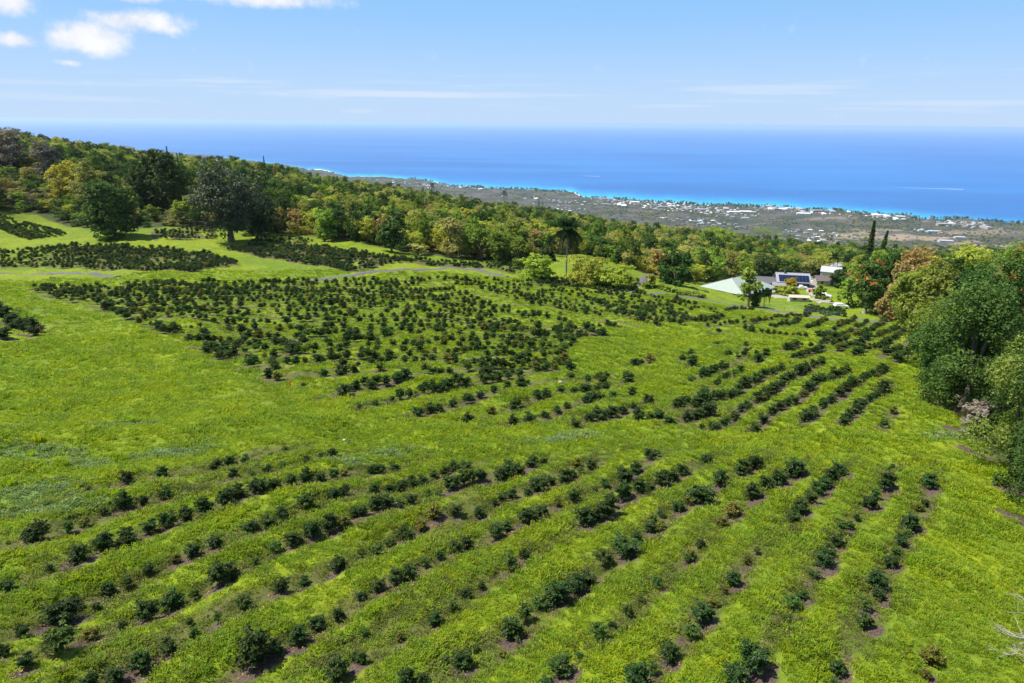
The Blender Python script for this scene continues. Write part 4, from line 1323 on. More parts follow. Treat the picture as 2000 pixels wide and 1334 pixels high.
# the wall of big trees on the right, close to the camera
RTREES = [
    (1880, 805, 200, 250, 'bushy', 'dark', 20000, 'big dark green tree bulging out over the meadow at right', 0),
    (1838, 756, 130, 128, 'bushy', 'dark', 12000, 'drooping green tree at the foot of the right hand trees', 0),
    (1925, 745, 150, 250, 'bushy', 'dark', 15000, 'tree with orange red flowers high among the right hand trees', .10),
    (1985, 905, 190, 245, 'bushy', 'ymid', 20000, 'near yellow green leafy tree at the right edge above the meadow', 0),
    (2040, 990, 190, 300, 'bushy', 'dark', 18000, 'nearest dark green tree reaching in at the right edge', 0),
    (1990, 955, 100, 130, 'bushy', 'dark', 9000, 'dark green drooping bush at the lower end of the right hand trees', 0),
    (1908, 850, 70, 70, 'bushy', 'grey', 5000, 'bare pinkish grey shrub below the near yellow green tree', 0),
    (1990, 800, 200, 290, 'bushy', 'dark', 18000, 'tall dark green tree at the right edge behind the yellow green tree', 0),
    (1810, 712, 110, 150, 'bushy', 'mid', 9000, 'green tree closing the end of the coffee rows at right', 0),
    (1768, 645, 84, 120, 'tall', 'mid', 7000, 'green slender tree at the corner of the right hand trees', 0),
    (1806, 665, 90, 150, 'bushy', 'ymid', 8000, 'olive green tree at the corner of the right hand trees', 0),
    (1740, 628, 60, 110, 'bushy', 'rust', 5000, 'rusty brown tree right of the red flowering tree', 0),
    (1790, 610, 120, 120, 'round', 'rust', 6000, 'pale brown green tree behind the corner of the right hand trees', 0),
    (1850, 610, 130, 130, 'round', 'yel', 8000, 'pale yellowish flowering tree on top of the right hand trees', 0),
    (1965, 640, 150, 160, 'round', 'mid', 8000, 'green tree top on the right skyline', 0),
    (1720, 560, 70, 70, 'bushy', 'mid', 4500, 'green tree behind the two tall pointed pines', 0),
    (2100, 640, 170, 170, 'round', 'yel', 7000, 'yellow green tree top at the right edge of the skyline', 0),
    (1900, 690, 120, 170, 'bushy', 'dark', 9000, 'dark tree crown above the big dark green bulging tree', 0),
    (1860, 660, 100, 150, 'round', 'dark', 8000, 'dark green crown in the middle of the right hand trees', 0),
]
for px, py, wpx, hpx, fm, cl, n, lb, fl in RTREES:
    p = at_g(px, py)
    dd = depth(p)
    w, h = wpx * dd / F, hpx * dd / F * 1.02
    leaf = max(.10, dd * .0021)
    ms = tree_meshes(fm, cl, h, w, n, leaf * 1.05, seed=int(px * 3 + py), flowers=fl)
    place_tree('tree' if h > 4.5 else 'shrub', lb, 'tree' if h > 4.5 else 'shrub', p, ms)
    treelist.append((p[0], p[1], w * .36))

# the random forest
FREE = []          # clearings round houses: x, y, radius
for px, py, rr in [(652,376,12),(800,388,12),(838,397,10),(1300,470,16),(935,398,7),(955,406,9),(1440,562,14),(1552,558,9),(1640,550,9),(1062,498,6),(1600,560,18),(1570,600,20),(1660,600,8),(1150,505,9),(560,345,9),(645,362,10),(690,362,6)]:
    p = hit(px, py)[0]
    FREE.append((p[0], p[1], rr))
FREEL = FREE + LMC
FREE = np.array(FREE)
TL = np.array(treelist)


def jitter_grid(r0, r1, cell, a0=-.74, a1=.74):
    n = int(r1 / cell) + 1
    gx_, gy_ = np.meshgrid(np.arange(-n, n + 1) * cell, np.arange(0, n + 1) * cell, indexing='ij')
    x = (gx_ + rng.uniform(-.45, .45, gx_.shape) * cell).ravel()
    y = (gy_ + rng.uniform(-.45, .45, gx_.shape) * cell).ravel()
    r = np.hypot(x, y)
    a = np.arctan2(x, y)
    k = (r >= r0) & (r < r1) & (a > a0) & (a < a1)
    return x[k], y[k]


def zone_class(x, y):
    """pick a foliage class and a variant for a place in the forest"""
    az = math.atan2(x, y)
    r = math.hypot(x, y)
    u = (az / .64 + 1) / 2              # 0 left edge .. 1 right edge
    g = tile(T1, x * 1.0, y, 1.3)
    if r > 620:
        p = dict(dark=.28, mid=.36, yel=.12, olive=.13, rust=.01, lime=.09, grey=.01)
    elif u < .26:
        p = dict(dark=.42, mid=.20, yel=.05, olive=.14, rust=.03, grey=.10, gold=.02)
    elif u < .72:
        p = dict(dark=.13, mid=.24, yel=.25, olive=.21, rust=.08, lime=.07, grey=.02, darkf=.01)
    elif u < .86:
        p = dict(dark=.20, mid=.30, yel=.16, olive=.12, rust=.07, darkf=.03, lime=.05)
    else:
        p = dict(dark=.34, mid=.28, yel=.10, olive=.12, rust=.05, darkf=.03, grey=.02)
    ks = list(p)
    w = np.array([p[k] for k in ks])
    i = (ks.index('rust') if g > 1.75 and 'rust' in ks else ks.index('dark') if g < -1.2 else int(rng.choice(len(ks), p=w / w.sum())))
    cl = ks[i]
    return cl, int(rng.choice(VI[cl]))


F_ = []
for r0, r1, cell in ((60, 330, 5.6), (330, 520, 6.6), (520, 900, 8.5), (900, 1700, 11.5), (1700, 2800, 20)):
    x, y = jitter_grid(r0, r1, cell)
    r = np.hypot(x, y)
    a = np.arctan2(x, y)
    k = r > forest_r(a) + 2.5
    if r0 >= 900:
        lim = np.interp(a, [-.64, -.2, 0, .3, .45, .64], [3500, 2600, 1750, 1550, 1350, 1000])
        k &= rng.random(len(x)) < np.clip((lim - r) / 300 + .8, .05, 1)
    for xx, yy in zip(x[k], y[k]):
        if len(FREE) and np.min(np.hypot(FREE[:, 0] - xx, FREE[:, 1] - yy) - FREE[:, 2]) < 0:
            continue
        if np.min(np.hypot(TL[:, 0] - xx, TL[:, 1] - yy) - TL[:, 2]) < 0:
            continue
        # keep the sight line to the clearings open
        ra, rr_ = math.atan2(xx, yy), math.hypot(xx, yy)
        low = 1.0
        for fx, fy, fr in FREEL:
            fa, fd = math.atan2(fx, fy), math.hypot(fx, fy)
            if abs(ra - fa) < fr * .9 / fd and -75 < rr_ - fd < 0:
                low = .45
        cl, vi = zone_class(xx, yy)
        fm = SPEC[vi][0]
        h = {'round': 9.5, 'bushy': 6.5, 'tall': 12.5, 'spread': 10}[fm] * rng.uniform(.7, 1.25)
        w = {'round': 9, 'bushy': 8, 'tall': 8.5, 'spread': 17}[fm] * rng.uniform(.75, 1.25)
        if rr_ > 330:
            w *= 1.22
            h *= 1.12
        if rr_ > 900:
            w *= 1.25
            h *= 1.0
        if rr_ > 1700:
            w *= 1.2
        F_.append((xx, yy, cl, vi, h * low, w * (low ** .4)))
print('forest', len(F_))
fx = np.array([f[0] for f in F_])
fy = np.array([f[1] for f in F_])
fz = ground_h(fx, fy)
infr = []
for i, f in enumerate(F_):
    a, b, dd = proj(f[0], f[1], fz[i] + f[4] * .7)
    u = (a / 2000)
    front = math.hypot(f[0], f[1]) - float(forest_r(math.atan2(f[0], f[1])))
    vis = -30 < a < 2030 and -30 < b < 1350
    infr.append((f[4] * f[5] / dd / dd * math.exp(-front / 60) if vis else 0, a, b))
tord = sorted(range(len(F_)), key=lambda i: -infr[i][0])
NT = 236
picked = set(tord[:NT])
# every variant must stand somewhere as a single tree
for k in range(len(VAR)):
    if not any(F_[i][3] == k for i in picked):
        for i in tord:
            if F_[i][3] == k:
                picked.add(i)
                break
ZN = [(0, 250, 'on the left hillside'), (250, 560, 'behind the giant dark tree'), (560, 800, 'left of the forest middle'), (800, 1060, 'left of the royal palm'),
      (1060, 1270, 'behind the royal palm'), (1270, 1500, 'behind the pale green roof'), (1500, 1720, 'behind the farm sheds'), (1720, 2300, 'among the right hand trees')]
tg = {}
for i in picked:
    a = infr[i][1]
    z = next((q for q in ZN if q[0] <= a < q[1]), ZN[0] if a < 0 else ZN[-1])
    near_row = math.hypot(F_[i][0], F_[i][1]) - float(forest_r(math.atan2(F_[i][0], F_[i][1]))) < 14
    if math.hypot(F_[i][0], F_[i][1]) <= 150:
        tg.setdefault((z[2], 'dark' if SPEC[F_[i][3]][1] == 'dark' else 'mid', 'bushy', near_row), []).append(i)
    else:
        tg.setdefault((z[2], F_[i][2], SPEC[F_[i][3]][0], near_row), []).append(i)
crown_of = {}
for (zn, cl, fm, nrw), ids in sorted(tg.items()):
    ids.sort(key=lambda i: infr[i][1])
    for j, i in enumerate(ids):
        x, y, _, vi, h, w = F_[i]
        base = f'{SHAPE[fm]} {LOOK[cl]} tree'
        where = ('at the forest edge ' if nrw else 'inside the forest ') + zn
        if len(ids) == 1:
            lb = f'{base} {where}'
        else:
            lb = f'{ordw(j)} from left {base} {where}'
            lb = ' '.join(lb.split()[:16])
        e = place_tree('tree', lb, 'tree', (x, y, fz[i] - .1), VAR[vi] if math.hypot(x, y) > 150 else HD['dark' if SPEC[vi][1] == 'dark' else 'mid'], rng.uniform(0, 6.28), (w, w, h), group='trees of the forest')
        crown_of.setdefault(vi, e.children[0]) if math.hypot(x, y) > 150 else None
pts = []
for i, f in enumerate(F_):
    if i in picked or math.hypot(f[0], f[1]) < 130:
        continue
    pts.append((f[0], f[1], fz[i] - .1, rng.uniform(0, 6.28), f[5], f[4], f[3]))
protos = [crown_of.get(k) or next(iter(crown_of.values())) for k in range(len(VAR))]
scatter('forest', pts, protos, 'mixed forest of green, yellow and rusty trees covering the slope towards the coast')

# dry scrub of the coastal plain
x, y = jitter_grid(1100, 4200, 21)
x2, y2 = jitter_grid(4200, 9500, 42, -.72, .1)
x, y = np.r_[x, x2], np.r_[y, y2]
a, r = np.arctan2(x, y), np.hypot(x, y)
lim = np.interp(a, [-.64, -.2, 0, .3, .45, .64], [3000, 2300, 1600, 1400, 1200, 950])
g = tile(T2, x, y, 14.0)
k = (r < shore_r(a) - 12) & (r > lim) & (rng.random(len(x)) < np.clip(.36 + .30 * g, .03, .9))
x, y = x[k], y[k]
z = ground_h(x, y)
cls_i = rng.choice([VI['dark'][0], VI['olive'][-1], VI['grey'][0], VI['mid'][-1], VI['dark'][-1]], size=len(x), p=[.2, .35, .15, .15, .15])
pts = [(x[i], y[i], z[i] - .2, rng.uniform(0, 6.28), rng.uniform(6, 15) * (1.0 if math.hypot(x[i], y[i]) < 4300 else 1.8), rng.uniform(2.5, 5.5), cls_i[i]) for i in range(len(x))]
scatter('scrub', pts, protos, 'sparse dry scrub and small trees dotted over the coastal plain')
print('scrub', len(pts))

# ---- palms ----
def frond(ln, droop, mat, nleaf=26, seed=0, wid=.42):
    r = np.random.default_rng(seed)
    mb = MB()
    pts_ = []
    for i in range(9):
        f = i / 8
        pts_.append((ln * (f - .18 * droop * f * f), 0, ln * (.34 * f - droop * f * f)))
    mb.tube(pts_, [ln * .012 * (1 - .8 * i / 8) + .01 for i in range(9)], 4, cap=False)
    pa = np.array(pts_)
    for j in range(nleaf):
        f = .12 + .88 * j / nleaf
        c = np.array([np.interp(f * 8, range(9), pa[:, q]) for q in range(3)])
        L2 = ln * wid * math.sin(math.pi * min(1, .12 + f * .86)) ** .7 * r.uniform(.85, 1.1)
        for sg in (-1, 1):
            tip = c + np.array([L2 * .45, sg * L2 * .72, -L2 * r.uniform(.35, .6)])
            w_ = ln * .022
            m_ = (c + tip) / 2 + [0, 0, L2 * .08]
            mb.poly([c + [w_, 0, 0], c - [w_, 0, 0], m_ - [w_ * 1.1, 0, 0], tip, m_ + [w_ * 1.1, 0, 0]], [(0, 1, 2, 3, 4)])
    return mb.mesh('frond', mat)


def palm(name, label, p, h, fl, nf, mat, bark, parts=True, group=None, skirt=True):
    t = ob(name, None, None, p)
    tag(t, label, 'palm tree', group)
    trim = .86 if skirt else .93
    mb = MB()
    mb.tube([(0, 0, -.3), (0, 0, .4), (.05, 0, h * .5), (.1, .05, h * .86)], [h * .020, h * .015, h * .013, h * .010], 9)
    mb.build('trunk', bark, t, smooth=True)
    if skirt:
        cs = MB()
        cs.tube([(.1, .05, h * .84), (.1, .05, h * .9), (.1, .05, h * .92)], [h * .011, h * .013, h * .006], 8)
        cs.build('crown_shaft', MAT['mid'], t, smooth=True)
    fm_ = [frond(fl, d, mat, seed=s) for s, d in ((1, .55), (2, .95), (3, 1.5), (4, 2.1))]
    if parts:
        for k in range(nf):
            d = 0 if k < nf * .22 else 1 if k < nf * .5 else 2 if k < nf * .78 else 3
            o = ob('frond', fm_[d], t, (.1, .05, h * trim), k * 2.4)
            o.rotation_euler = (0, -(1.2, .8, .3, -.05)[d] + rng.uniform(-.12, .12), k * 2.4)
        if skirt:
            for k in range(3):
                o = ob('dead_frond', frond(fl * .6, 2.2, MAT['straw'], seed=9, wid=.15) if k == 0 else bpy.data.objects['dead_frond'].data, t, (.1, .05, h * .84), 2 + k * 2.1)
                o.rotation_euler = (0, .6, 2 + k * 2.1)
                o.name = 'dead_frond'
    return t


p = at_g(1105, 546)
palm('royal_palm', 'tall single royal palm with pale trunk rising from the coffee plots', p, 112 * depth(p) / F, 5.2, 34, MAT['palm'], m_pale)
ci = 0
PAL = [(508, 470, 42, 3.4, 'first dark fan palm at the foot of the giant dark tree'), (515, 470, 38, 3.4, 'second dark fan palm right of its twin beside the giant tree'),
       (1490, 604, 34, 2.3, 'small dark palm by the lane before the pale green roof'), (1623, 545, 46, 3.4, 'coconut palm with bent fronds behind the parked white car'),
       (1648, 545, 40, 3.0, 'coconut palm between the sheds and the pointed pines'), (1192, 482, 30, 3.8, 'lone palm poking out of the forest behind the royal palm'),
       (1238, 476, 30, 3.8, 'palm in the forest halfway from royal palm to pale blue house'), (1582, 510, 30, 3.2, 'palm above the forest behind the solar roofed house'),
       (1745, 505, 26, 3.2, 'small palm behind the two pointed pines'), (590, 415, 30, 3.8, 'dark palm in the rusty part of the forest'),
       (850, 400, 20, 4.2, 'palm behind the grey lilac roofs'), (845, 380, 18, 4.2, 'palm left of the brown roofed house'), (985, 395, 18, 4.2, 'palm cluster member right of the brown roofed house'), (1075, 500, 30, 3.0, 'slim palm half hidden behind the royal palm')]
for px, py, hp, fl, lb in PAL:
    p = at_g(px, py)
    dd = depth(p)
    palm('palm', lb, p, max(hp * dd / F, 4), fl * max(1, dd / 700), 16, MAT['palm'] if px != 1582 else MAT['yel'], m_bark, group='palms in and around the forest', skirt=False)

# ---- pines ----
def pine_mesh(h, w, tiers, seed, cl='dark'):
    r = np.random.default_rng(seed)
    C, N, T = [], [], []
    for t in range(tiers):
        f = t / (tiers - 1)
        z = h * (.08 + .9 * f)
        rad = w / 2 * (1 - f) ** .8 * r.uniform(.82, 1.1) + .15
        nb = 9
        for k in range(nb):
            a = 2 * math.pi * (k + r.random()) / nb
            m = 9
            for i in range(m):
                q = rad * (i + 1) / m
                C.append((math.cos(a) * q, math.sin(a) * q, z + q * .22 + r.normal(0, h * .006)))
                N.append((math.cos(a) * .3 + r.normal(0, .3), math.sin(a) * .3 + r.normal(0, .3), 1))
                T.append(r.random())
    C, N = np.array(C), np.array(N)
    V, Fc = leaf_np(C, N, h * .022 * r.uniform(.7, 1.3, len(C)), .5, .2)
    tm = MB()
    tm.tube([(0, 0, -.3), (0, 0, h * .5), (0, 0, h * .99)], [h * .013, h * .009, .03], 6)
    return mesh_np('crown', V, Fc, [MAT[cl]], tint=T), tm.mesh('trunk', m_bark, True)


for px, pb, pt, wp, lb in [(1689, 545, 431, 23, 'taller of the two pointed pines behind the sheds'), (1706, 545, 449, 20, 'shorter leaning pointed pine right of the taller one'),
                       (334, 352, 288, 6, 'slim pointed pine on the skyline above the rounded tree'), (519, 352, 306, 7, 'slim pointed pine on the skyline left of the surf'), (352, 350, 300, 4, 'thin pointed tree right of the slim skyline pine'),
                       (628, 385, 345, 7, 'small dark pointed pine near the white surf'), (1052, 412, 387, 6, 'small pointed pine before the dense town left part'), (1060, 412, 393, 6, 'small pointed pine right beside its taller twin')]:
    p = at_g(px, pb)
    dd = depth(p)
    h = (pb - pt) * dd / F
    ms = pine_mesh(h, wp * dd / F, 34 if px > 1600 else 22, px, 'dark' if px > 1600 else 'blue')
    r = place_tree('pine_tree', lb, 'pine tree', p, ms)
    if px == 1706:
        r.rotation_euler = (0, math.radians(7), 0)

# bare dead tree at the lower right corner
mb = MB()
rr = np.random.default_rng(5)


def branch(mb, p, d, ln, rad, lv):
    p = np.array(p, float)
    pts_, q = [tuple(p)], p.copy()
    dd = np.array(d, float)
    for i in range(4):
        dd = dd + rr.normal(0, .22, 3)
        dd /= np.linalg.norm(dd)
        q = q + dd * ln / 4
        pts_.append(tuple(q))
    mb.tube(pts_, [rad, rad * .85, rad * .7, rad * .55, rad * .4], 5, cap=False)
    if lv > 0:
        for k in range(3 if lv > 1 else 4):
            i = int(rr.integers(1, 5))
            nd_ = dd + rr.normal(0, .65, 3)
            nd_ /= np.linalg.norm(nd_)
            branch(mb, pts_[i], nd_, ln * rr.uniform(.5, .75), rad * .5, lv - 1)


p = at_g(2105, 1330)
branch(mb, (0, 0, -.2), (-.35, .1, .9), 2.2, .14, 0)
for k in range(7):
    branch(mb, (-.7 + rr.normal(0, .1), .2, 1.6), (-1.0 + rr.normal(0, .25), rr.normal(.2, .5), rr.uniform(.0, .75)), 1.9, .07, 3)
t = ob('dead_tree', None, None, p)
tag(t, 'leafless silvery dead tree reaching in at the lower right corner', 'dead tree')
mb.build('branches', m_pale, t, smooth=True)

# broad leaved plants in front of the pale roof
def broadleaf(p, s, seed):
    r = np.random.default_rng(seed)
    n = 90
    a = r.uniform(0, 6.28, n)
    q = r.uniform(0, .5, n) * s
    C = np.c_[np.cos(a) * q, np.sin(a) * q, r.uniform(.15, .85, n) * s * .8]
    N = np.c_[np.cos(a) * .6, np.sin(a) * .6, np.full(n, .8)] + r.normal(0, .3, (n, 3))
    V, Fc = leaf_np(C, N, .24 * s, .6, .2)
    return mesh_np('leaves', V, Fc, [MAT['mid']], tint=r.random(n))


bl = broadleaf(None, 1.0, 3)
bls = [(1280,566),(1290,568),(1300,570),(1308,569),(1316,573),(1324,572),(1334,576),(1342,578),(1350,580),(1358,579),(1366,582),(1374,583),(1270,566),(1326,578),(1262,565)]
for j, (px, py) in enumerate(bls):
    p = at_g(px, py - 2)
    w_ = 2.2 * rng.uniform(.8, 1.2)
    tag(ob('broad_leaved_plant', bl, None, p, rng.uniform(0, 6.28), w_), f'{ordw(j) if j else "first"} of the broad leaved pale green plants along the lane, in planting order' if False else 'pale green broad leaved plant in the strip between lane and lawn', 'plant', 'broad leaved plants along the lane')
# ============ grass and weeds ============
def tuft_mesh(mat, n, h, spread, wid, seed, name='blades'):
    r = np.random.default_rng(seed)
    a = r.uniform(0, 2 * math.pi, n)
    q = np.sqrt(r.random(n)) * spread
    c = np.c_[np.cos(a) * q, np.sin(a) * q, np.zeros(n)]
    ln = h * r.uniform(.5, 1.1, n)
    b = a + r.normal(0, .9, n)
    out_ = np.c_[np.cos(b), np.sin(b), np.zeros(n)]
    side = np.c_[-np.sin(b), np.cos(b), np.zeros(n)]
    le = r.uniform(.2, .9, n)[:, None]
    mid = c + out_ * (ln[:, None] * .35 * le) + np.array([0, 0, 1]) * ln[:, None] * .6
    tip = c + out_ * (ln[:, None] * .95 * le) + np.array([0, 0, 1]) * ln[:, None] * (1 - .45 * le)
    w_ = wid * r.uniform(.7, 1.3, n)[:, None]
    V = np.stack([c - side * w_, c + side * w_, mid + side * w_ * .8, mid - side * w_ * .8, tip], 1).reshape(-1, 3)
    i = np.arange(n)[:, None] * 5
    Q = i + np.array([[0, 1, 2, 3]])
    Tn = i + np.array([[3, 2, 4]])
    t = r.random(n)
    return mesh_np(name, V, [Q, Tn], [mat], tint=np.r_[t, t])


gprot = []
for k, (mt, n, h, sp, wd, px, py, lb) in enumerate([
        ('grass', 34, .20, .30, .018, 350, 700, 'tuft of bright green grass in the open meadow at left'),
        ('grassg', 30, .24, .26, .020, 1300, 700, 'tuft of bright green grass in the lane between the coffee rows'),
        ('grassd', 30, .26, .28, .016, 700, 1260, 'dull green grass tuft in the foreground row gap'),
        ('weed', 40, .22, .32, .035, 330, 880, 'pale weed clump in the rough patch at left')]):
    me = tuft_mesh(MAT[mt], n, h, sp, wd, 40 + k)
    p = at_g(px, py)
    o = tag(ob('grass_tuft' if mt != 'weed' else 'weed_clump', me, None, p), lb, 'grass')
    gprot.append(o)
tall = tuft_mesh(MAT['grass'], 120, .75, .35, .022, 77)
for j, (px, py, s, lb) in enumerate([(70, 862, 1.3, 'largest tall grass clump at the far left of the rough patch'), (250, 822, 1.2, 'tall grass clump above the rough patch at left'), (232, 898, 1.5, 'tall grass clump in the middle of the rough patch'),
                        (120, 912, 1.2, 'tall grass clump at the lower left of the rough patch'), (14, 942, 1.1, 'tall grass clump at the left edge of the picture'), (60, 885, .8, 'small grass clump below the largest tall one'), (175, 846, 1.0, 'tall grass clump left of the rough patch top'),
                        (1075, 1046, .9, 'tall grass clump between foreground coffee rows'), (730, 1190, .7, 'grass clump beside a foreground coffee bush')]):
    o = tag(ob('tall_grass', tall, None, at_g(px, py), rng.uniform(0, 6), s), lb, 'grass', 'tall grass clumps')
    if j == 0:
        gprot.append(o)
PR = np.zeros((RNX, RNY))
for pp, wd in PATHS:
    t = np.linspace(0, len(pp) - 1, len(pp) * 12)
    for a, b in zip(np.interp(t, range(len(pp)), pp[:, 0]), np.interp(t, range(len(pp)), pp[:, 1])):
        ix, iy = int((a - RX0) / RC), int((b - RY0) / RC)
        w_ = int((wd / 2 + .3) / RC)
        if w_ < ix < RNX - w_ - 1 and w_ < iy < RNY - w_ - 1:
            PR[ix - w_:ix + w_ + 1, iy - w_:iy + w_ + 1] = 1
pts = []
for r0, r1, dens in ((20, 42, 17), (42, 62, 11), (62, 90, 6.0), (90, 130, 3.0), (130, 210, 1.3)):
    a0, a1 = (-1.2, 1.2) if r1 < 100 else (-.95, .95)
    area = (a1 - a0) / 2 * (r1 ** 2 - r0 ** 2)
    n = int(area * dens)
    a = rng.uniform(a0, a1, n)
    r = np.sqrt(rng.uniform(r0 ** 2, r1 ** 2, n))
    x, y = np.sin(a) * r, np.cos(a) * r
    s_ = rast(SOIL, x, y)
    rw_ = rast(ROW, x, y)
    wd_ = rast(WEED, x, y)
    k = (rng.random(n) > s_ * 1.5) & (rast(PR, x, y) < .3) & ((r < 75) | (rw_ < .6) | (rng.random(n) < .15)) & (r < forest_r(a) + 3)
    x, y, a, r, rw_, wd_ = x[k], y[k], a[k], r[k], rw_[k], wd_[k]
    z = ground_h(x, y)
    big_ = tile(T1, x, y, .5)
    sc = np.clip(1 + .2 * big_, .78, 1.6) * rng.uniform(.7, 1.25, len(x)) * (1 if r0 < 42 else 1.12 if r0 < 62 else 1.3 if r0 < 90 else 1.7)
    hz = sc * np.where(rw_ > .5, .8, 1.0)
    u = rng.random(len(x))
    idx = np.where(wd_ > u * .9 + .1, 3, np.where(rw_ * .8 > u, 2, np.where(u < .55 + .3 * tile(T1, x, y, .55) + .12 * tile(T2, x, y, 1.3), 0, 1)))
    pts.append(np.c_[x, y, z - .03, rng.uniform(0, 6.28, len(x)), sc, hz, idx])
pts = np.concatenate(pts)
print('grass', len(pts))
scatter('grass', pts, gprot, 'bright yellow green grass covering the whole farm slope')

# fallen leaves and dry twigs under the foreground bushes
C, T = [], []
for x, y, wd, tone, ang, nr in hand:
    if not nr or wd < .8:
        continue
    n = int(rng.integers(6, 26))
    u = rng.normal(0, wd * .75, n)
    v = rng.normal(0, wd * .35, n) - .35
    C.append(np.c_[x + u * math.cos(ang) - v * math.sin(ang), y + u * math.sin(ang) + v * math.cos(ang)])
C = np.concatenate(C)
C = np.c_[C, ground_h(C[:, 0], C[:, 1]) + .05]
N = rng.normal(0, .3, (len(C), 3)) + [0, 0, 1]
V, Fc = leaf_np(C, N, rng.uniform(.04, .075, len(C)), .5, .2)
m_fall = foliage('fallen yellow leaves', (.14, .09, .04), (.62, .44, .03), .6, .1)
tag(ob('fallen_leaves', mesh_np('fallen_leaves', V, Fc, [m_fall, MAT['straw']], tint=rng.random(len(C)), mi=(rng.random(len(C)) < .3).astype(int))), 'yellow and brown fallen leaves on the soil under the coffee bushes', kind='stuff')
# ============ buildings, vehicles, fences ============
m_roofg = plain('pale green metal roof', (.29, .35, .30), .55, var=.16, scale=.8)
m_wallw = plain('white painted wall', (.50, .50, .48), .7, var=.08)
m_walld = plain('dark wood wall', (.06, .05, .045), .8, var=.3)
m_wallt = plain('tan wall', (.42, .36, .29), .8, var=.15)
m_roofd = plain('dark grey roof', (.10, .10, .11), .7, var=.25)
m_roofl = plain('light grey roof', (.30, .31, .34), .6, var=.12)
m_roofw = plain('white roof', (.42, .43, .44), .5, var=.06)
m_roofb = plain('pale blue roof', (.40, .58, .66), .5, var=.1)
m_rooft = plain('turquoise roof', (.06, .42, .45), .5, var=.1)
m_roofli = plain('grey lilac roof', (.24, .22, .25), .7, var=.2)
m_roofbr = plain('brown roof', (.13, .10, .10), .7, var=.2)
m_roofr = plain('terracotta roof', (.36, .17, .12), .8, var=.2)
m_glass = plain('dark window glass', (.03, .04, .05), .1, var=.3)
m_solar = plain('solar cells', (.010, .018, .06), .2, var=.4, scale=1.5)
m_alu = plain('grey metal', (.45, .46, .48), .35, metal=.7, var=.1)
m_white = plain('white car paint', (.80, .80, .80), .25, var=.02)
m_silver = plain('silver car paint', (.42, .45, .50), .3, metal=.4, var=.03)
m_tyre = plain('black rubber', (.02, .02, .02), .8)
m_orange = plain('orange paint', (.85, .16, .02), .5, var=.1)
m_wood = plain('weathered wood', (.24, .18, .13), .9, var=.3, scale=5)
m_tarp = plain('blue plastic', (.03, .10, .55), .4)
m_rock = plain('pale rock', (.45, .42, .38), .9, var=.25, scale=4)


def house(name, label, cat, p, rz, L, Wd, hw, hr, wall, roof, hip=0.0, over=.5, wins=3, group=None, cut=False, door=True):
    """L along local x (ridge), Wd along y; walls hw high, ridge hr above them"""
    t = ob(name, None, None, p, rz)
    tag(t, label, cat, group)
    a, b = L / 2, Wd / 2
    mb = MB()
    mb.poly([(-a, -b, -1.5), (a, -b, -1.5), (a, b, -1.5), (-a, b, -1.5), (-a, -b, hw), (a, -b, hw), (a, b, hw), (-a, b, hw)],
            [(0, 1, 5, 4), (1, 2, 6, 5), (2, 3, 7, 6), (3, 0, 4, 7)])
    if hip == 0:
        mb.poly([(-a, -b, hw), (-a, b, hw), (-a, 0, hw + hr)], [(0, 2, 1)])
        mb.poly([(a, -b, hw), (a, b, hw), (a, 0, hw + hr)], [(0, 1, 2)])
    mb.build('wall', wall, t)
    A, B = a + over, b + over
    sl = hr / b
    ze = hw - over * sl + .05
    zr = hw + hr + .05
    rx = A - hip
    th = .14
    rb = MB()
    top = [(-A, -B, ze), (A, -B, ze), (A, B, ze), (-A, B, ze), (-rx, 0, zr), (rx, 0, zr)]
    P = top + [(x, y, z - th) for x, y, z in top]
    fc = [(0, 1, 5, 4), (2, 3, 4, 5), (1, 2, 5), (3, 0, 4), (7, 6, 10, 11), (9, 8, 11, 10), (8, 7, 11), (6, 9, 10), (0, 6, 7, 1), (1, 7, 8, 2), (2, 8, 9, 3), (3, 9, 6, 0)]
    if hip == 0:
        fc[2:4] = [(1, 2, 5)] if False else []
        fc = [(0, 1, 5, 4), (2, 3, 4, 5), (7, 6, 10, 11), (9, 8, 11, 10), (0, 6, 7, 1), (2, 8, 9, 3), (1, 7, 11, 5), (5, 11, 8, 2), (0, 4, 10, 6), (4, 3, 9, 10)]
    rb.poly(P, fc)
    rb.build('roof', roof, t)
    cp = MB()
    cp.tube([(-rx, 0, zr + .03), (rx, 0, zr + .03)], .11, 5)
    if hip:
        for sx in (-1, 1):
            for sy in (-1, 1):
                cp.tube([(sx * rx, 0, zr + .03), (sx * A, sy * B, ze + .03)], .09, 5)
    cp.build('ridge_cap', m_roofli, t)
    gt = MB()
    for sy in (-1, 1):
        gt.tube([(-A, sy * (B + .08), ze - .05), (A, sy * (B + .08), ze - .05)], .08, 5)
    gt.build('gutter', m_roofli, t)
    for side in (-1, 1):
        for k in range(wins):
            x = -a + L * (k + .5) / wins
            if door and side == -1 and k == 0:
                d_ = MB()
                d_.box(x - .5, x + .5, -b - .05, -b + .02, 0, 2.1)
                d_.build('door', m_glass, t)
                continue
            w = MB()
            w.box(x - .7, x + .7, side * (b + .03) - .04, side * (b + .03) + .04, hw * .35, hw * .8)
            w.build('window', m_glass, t)
    return t


